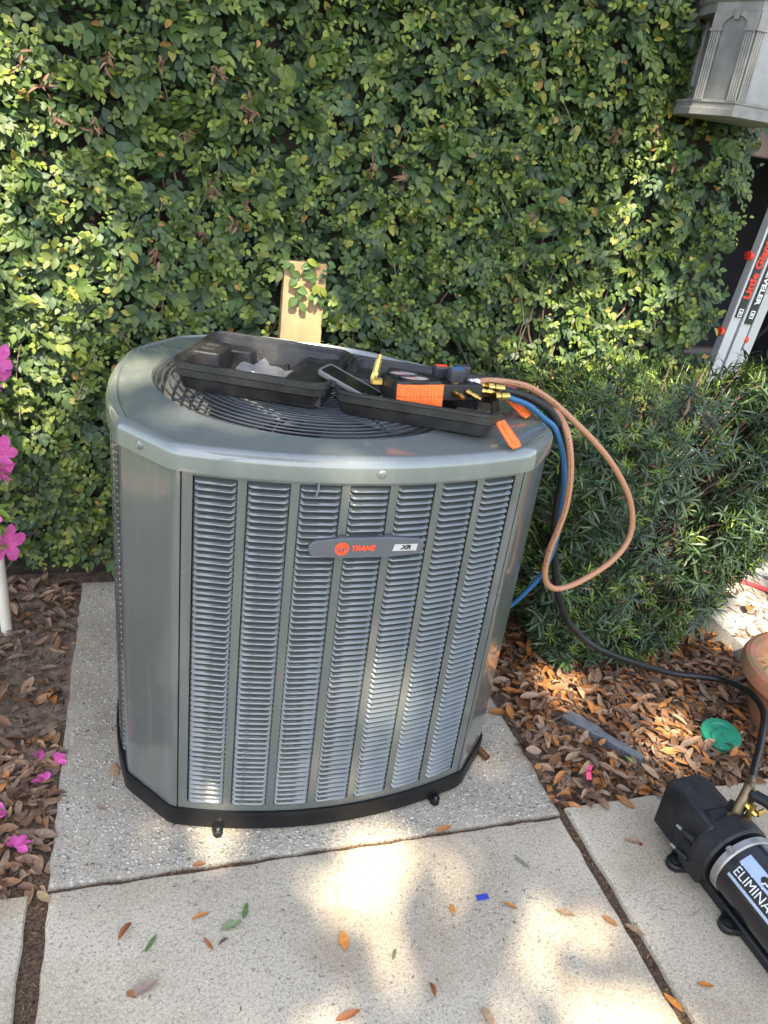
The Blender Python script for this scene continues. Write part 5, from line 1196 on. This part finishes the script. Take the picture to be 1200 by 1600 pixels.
# ------------------------------------------------------------------ wall lantern
lan = thing('wall_lantern', 'aged pale metal wall lantern with fluted corner posts at the upper right', 'lantern', (1.75, 2.42, 1.67))
HX = [(1.615, 2.300), (1.670, 2.170), (1.900, 2.170), (1.955, 2.300), (1.93, 2.42), (1.64, 2.42)]
def hexl(k, z): 
    mx, my = 1.785, 2.31; return [(mx + (x-mx)*k, my + (y-my)*k if y < 2.41 else y, z) for x, y in HX]
MB().loops([hexl(0.96, 1.674), hexl(1.015, 1.677), hexl(1.015, 1.695), hexl(0.99, 1.698), hexl(0.99, 1.708), hexl(1.01, 1.711), hexl(1.01, 1.718), hexl(0.90, 1.720)]).build('base_moulding', M_lantern, lan, ang=25)
MB().loops([hexl(0.90, 1.940), hexl(1.00, 1.942), hexl(1.00, 1.965), hexl(1.05, 1.972), hexl(1.09, 1.995), hexl(1.11, 2.000), hexl(1.11, 2.020), hexl(1.0, 2.03), hexl(0.55, 2.16), hexl(0.2, 2.22)]).build('roof', M_lantern, lan, ang=25)
MB().box(1.68, 1.89, 2.42, 2.535, 1.70, 2.05).build('wall_plate', M_lantern, lan, bevel=0.006)
def post(p, d):
    p = Vector((*p, 0)); d = Vector((*d, 0)).normalized(); nn = Vector((d.y, -d.x, 0)); s = MB()
    for k in range(4):
        c_ = p + d*(0.005 + 0.0075*k) + nn*0.001
        s.tube([c_ + Vector((0, 0, 1.716)), c_ + Vector((0, 0, 1.895))], 0.0036, 6)
    fl = s.build('fluted_post', M_lantern, lan)
    c2 = MB(); Mx = basis(p, d, -nn, (0, 0, 1))
    c2.box(-0.003, 0.035, -0.007, 0.004, 1.893, 1.901, Mx); c2.box(0.0, 0.032, -0.004, 0.004, 1.901, 1.941, Mx); c2.build('capital', M_lantern, fl, bevel=0.001)
pts4 = HX[:4]
for i in range(3):
    a, b = Vector(pts4[i]), Vector(pts4[i+1]); d = (b - a).normalized()
    post(a, d); post(b - d*0.033, d)
    nn = Vector((d.y, -d.x)); a2 = a + d*0.010 - nn*0.006; b2 = b - d*0.010 - nn*0.006
    mb = MB(); mb.add([(*a2, 1.712), (*b2, 1.712), (*b2, 1.945), (*a2, 1.945), (*(a2 - nn*0.004), 1.712), (*(b2 - nn*0.004), 1.712), (*(b2 - nn*0.004), 1.945), (*(a2 - nn*0.004), 1.945)], [(0,1,2,3), (7,6,5,4), (0,4,5,1), (1,5,6,2), (2,6,7,3), (3,7,4,0)]); mb.build('glass_pane', M_glass, lan, smooth=False)
    # arched spandrel above each pane
    L = (b - a).length; arch = []
    N_ = 12; top = 1.943
    x0, x1 = 0.030, L - 0.030; pl_ = []
    for j in range(N_ + 1):
        u = x0 + (x1 - x0)*j/N_; h_ = math.sin(math.pi*j/N_)**0.6
        pl_.append((u, 1.905 + 0.028*h_))
    mb = MB()
    for j in range(N_):
        (ua, za), (ub, zb) = pl_[j], pl_[j+1]; A_ = a + d*ua; B_ = a + d*ub; fr = nn*0.0
        mb.add([(*(A_), za), (*(B_), zb), (*(B_), top), (*(A_), top), (*(A_ - nn*0.005), za), (*(B_ - nn*0.005), zb)], [(0,1,2,3), (0,4,5,1)])
    mb.build('arch', M_lantern, lan, smooth=False)
    kz = a + d*L/2; mb = MB(); Mx = basis(Vector((*kz, 0)), Vector((*d, 0)), Vector((*(-nn), 0)), (0, 0, 1)); mb.box(-0.007, 0.007, -0.006, 0.003, 1.922, 1.950, Mx); mb.build('keystone', M_lantern, lan, bevel=0.001)

# ------------------------------------------------------------------ pot, stone, lid, tape, pipe
pot = thing('terracotta_pot', 'mossy terracotta pot with a thick rim at the right edge', 'pot', (1.955, 1.380, -0.02))
T = Matrix.Translation((1.955, 1.380, 0))
MB().lathe([(0.135, -0.02), (0.145, -0.015), (0.180, 0.09), (0.198, 0.150), (0.204, 0.168), (0.226, 0.172), (0.232, 0.180), (0.232, 0.205), (0.226, 0.218), (0.214, 0.222), (0.196, 0.218), (0.188, 0.205), (0.184, 0.180)], 56, T, True, False).build('pot_body', M_terra, pot, ang=30)
mb = MB(); mb.lathe([(0.187, 0.182), (0.12, 0.190), (0.05, 0.186), (0.005, 0.192)], 40, T, False, True); mb.build('pot_soil', M_potsoil, pot)
crumbs('soil_crumbs', 260, (1.825, 2.085, 1.255, 1.505), 0.191, (0.010, 0.03), [(0.34, 0.16, 0.07), (0.2, 0.13, 0.07), (0.12, 0.12, 0.05)], M_dead, parent=pot, seed=51)
st_ = MB(); A_, B_ = Vector((1.215, 1.552, 0)), Vector((1.350, 1.340, 0)); d = (B_ - A_).normalized(); nn = Vector((-d.y, d.x, 0)); L = (B_ - A_).length; rs = random.Random(8); LS = []
up_, dn_ = [], []
for i in range(13):
    t_ = i/12; w_ = 0.020 + 0.006*math.sin(5*t_ + 1) + rs.uniform(-0.0025, 0.0025); w_ *= 0.75 if i in (0, 12) else 1
    c_ = A_ + d*L*t_; LS.append([tuple(c_ - nn*w_ + Vector((0, 0, -0.015))), tuple(c_ - nn*w_*0.95 + Vector((0, 0, 0.012 + rs.uniform(-.002, .002)))), tuple(c_ + Vector((0, 0, 0.017 + rs.uniform(-.002, .002)))), tuple(c_ + nn*w_*0.95 + Vector((0, 0, 0.012 + rs.uniform(-.002, .002)))), tuple(c_ + nn*w_ + Vector((0, 0, -0.015)))])
st_.loops(LS, True, True, closed=True); tag(st_.build('stone_edging', M_slate, ang=30), 'grey stone strip half buried in the dry leaves', 'stone')
gl = thing('valve_cover', 'round green plastic valve cover among the dry leaves', 'valve cover', (1.665, 1.395, 0.0), (R(8), R(-6), 0))
MB().lathe([(0.060, -0.03), (0.060, 0.012), (0.057, 0.016), (0.040, 0.016), (0.038, 0.013), (0.002, 0.013)], 40, cap0=True).build('lid', M_green, gl, local=True, ang=25)
MB().loops([[(0.042*math.cos(a), -0.012 + 0.026*math.sin(a), z) for a in [2*math.pi*i/28 for i in range(28)]] for z in (0.014, 0.019)]).build('raised_boss', M_green, gl, local=True, ang=25)
tp = MB(); pts = [(1.140, 1.280, 0.020), (1.143, 1.296, 0.032), (1.152, 1.306, 0.026), (1.160, 1.316, 0.034), (1.172, 1.318, 0.030)]
tp.loops([[(x - 0.006, y + 0.002, z), (x + 0.006, y - 0.002, z + 0.004)] for x, y, z in pts], False, False, closed=False)
o = tp.build('tape_scrap', M_tape); tag(o, 'bright pink tape scrap in the leaf litter', 'tape')
pv = MB(); pv.tube([(-0.405, 2.175, -0.03), (-0.408, 2.178, 0.3), (-0.416, 2.186, 1.0), (-0.42, 2.19, 1.25)], 0.0165, 16); pv = pv.build('pvc_pipe', M_pvc); tag(pv, 'cream plastic pipe rising from the soil at the left edge', 'pipe')
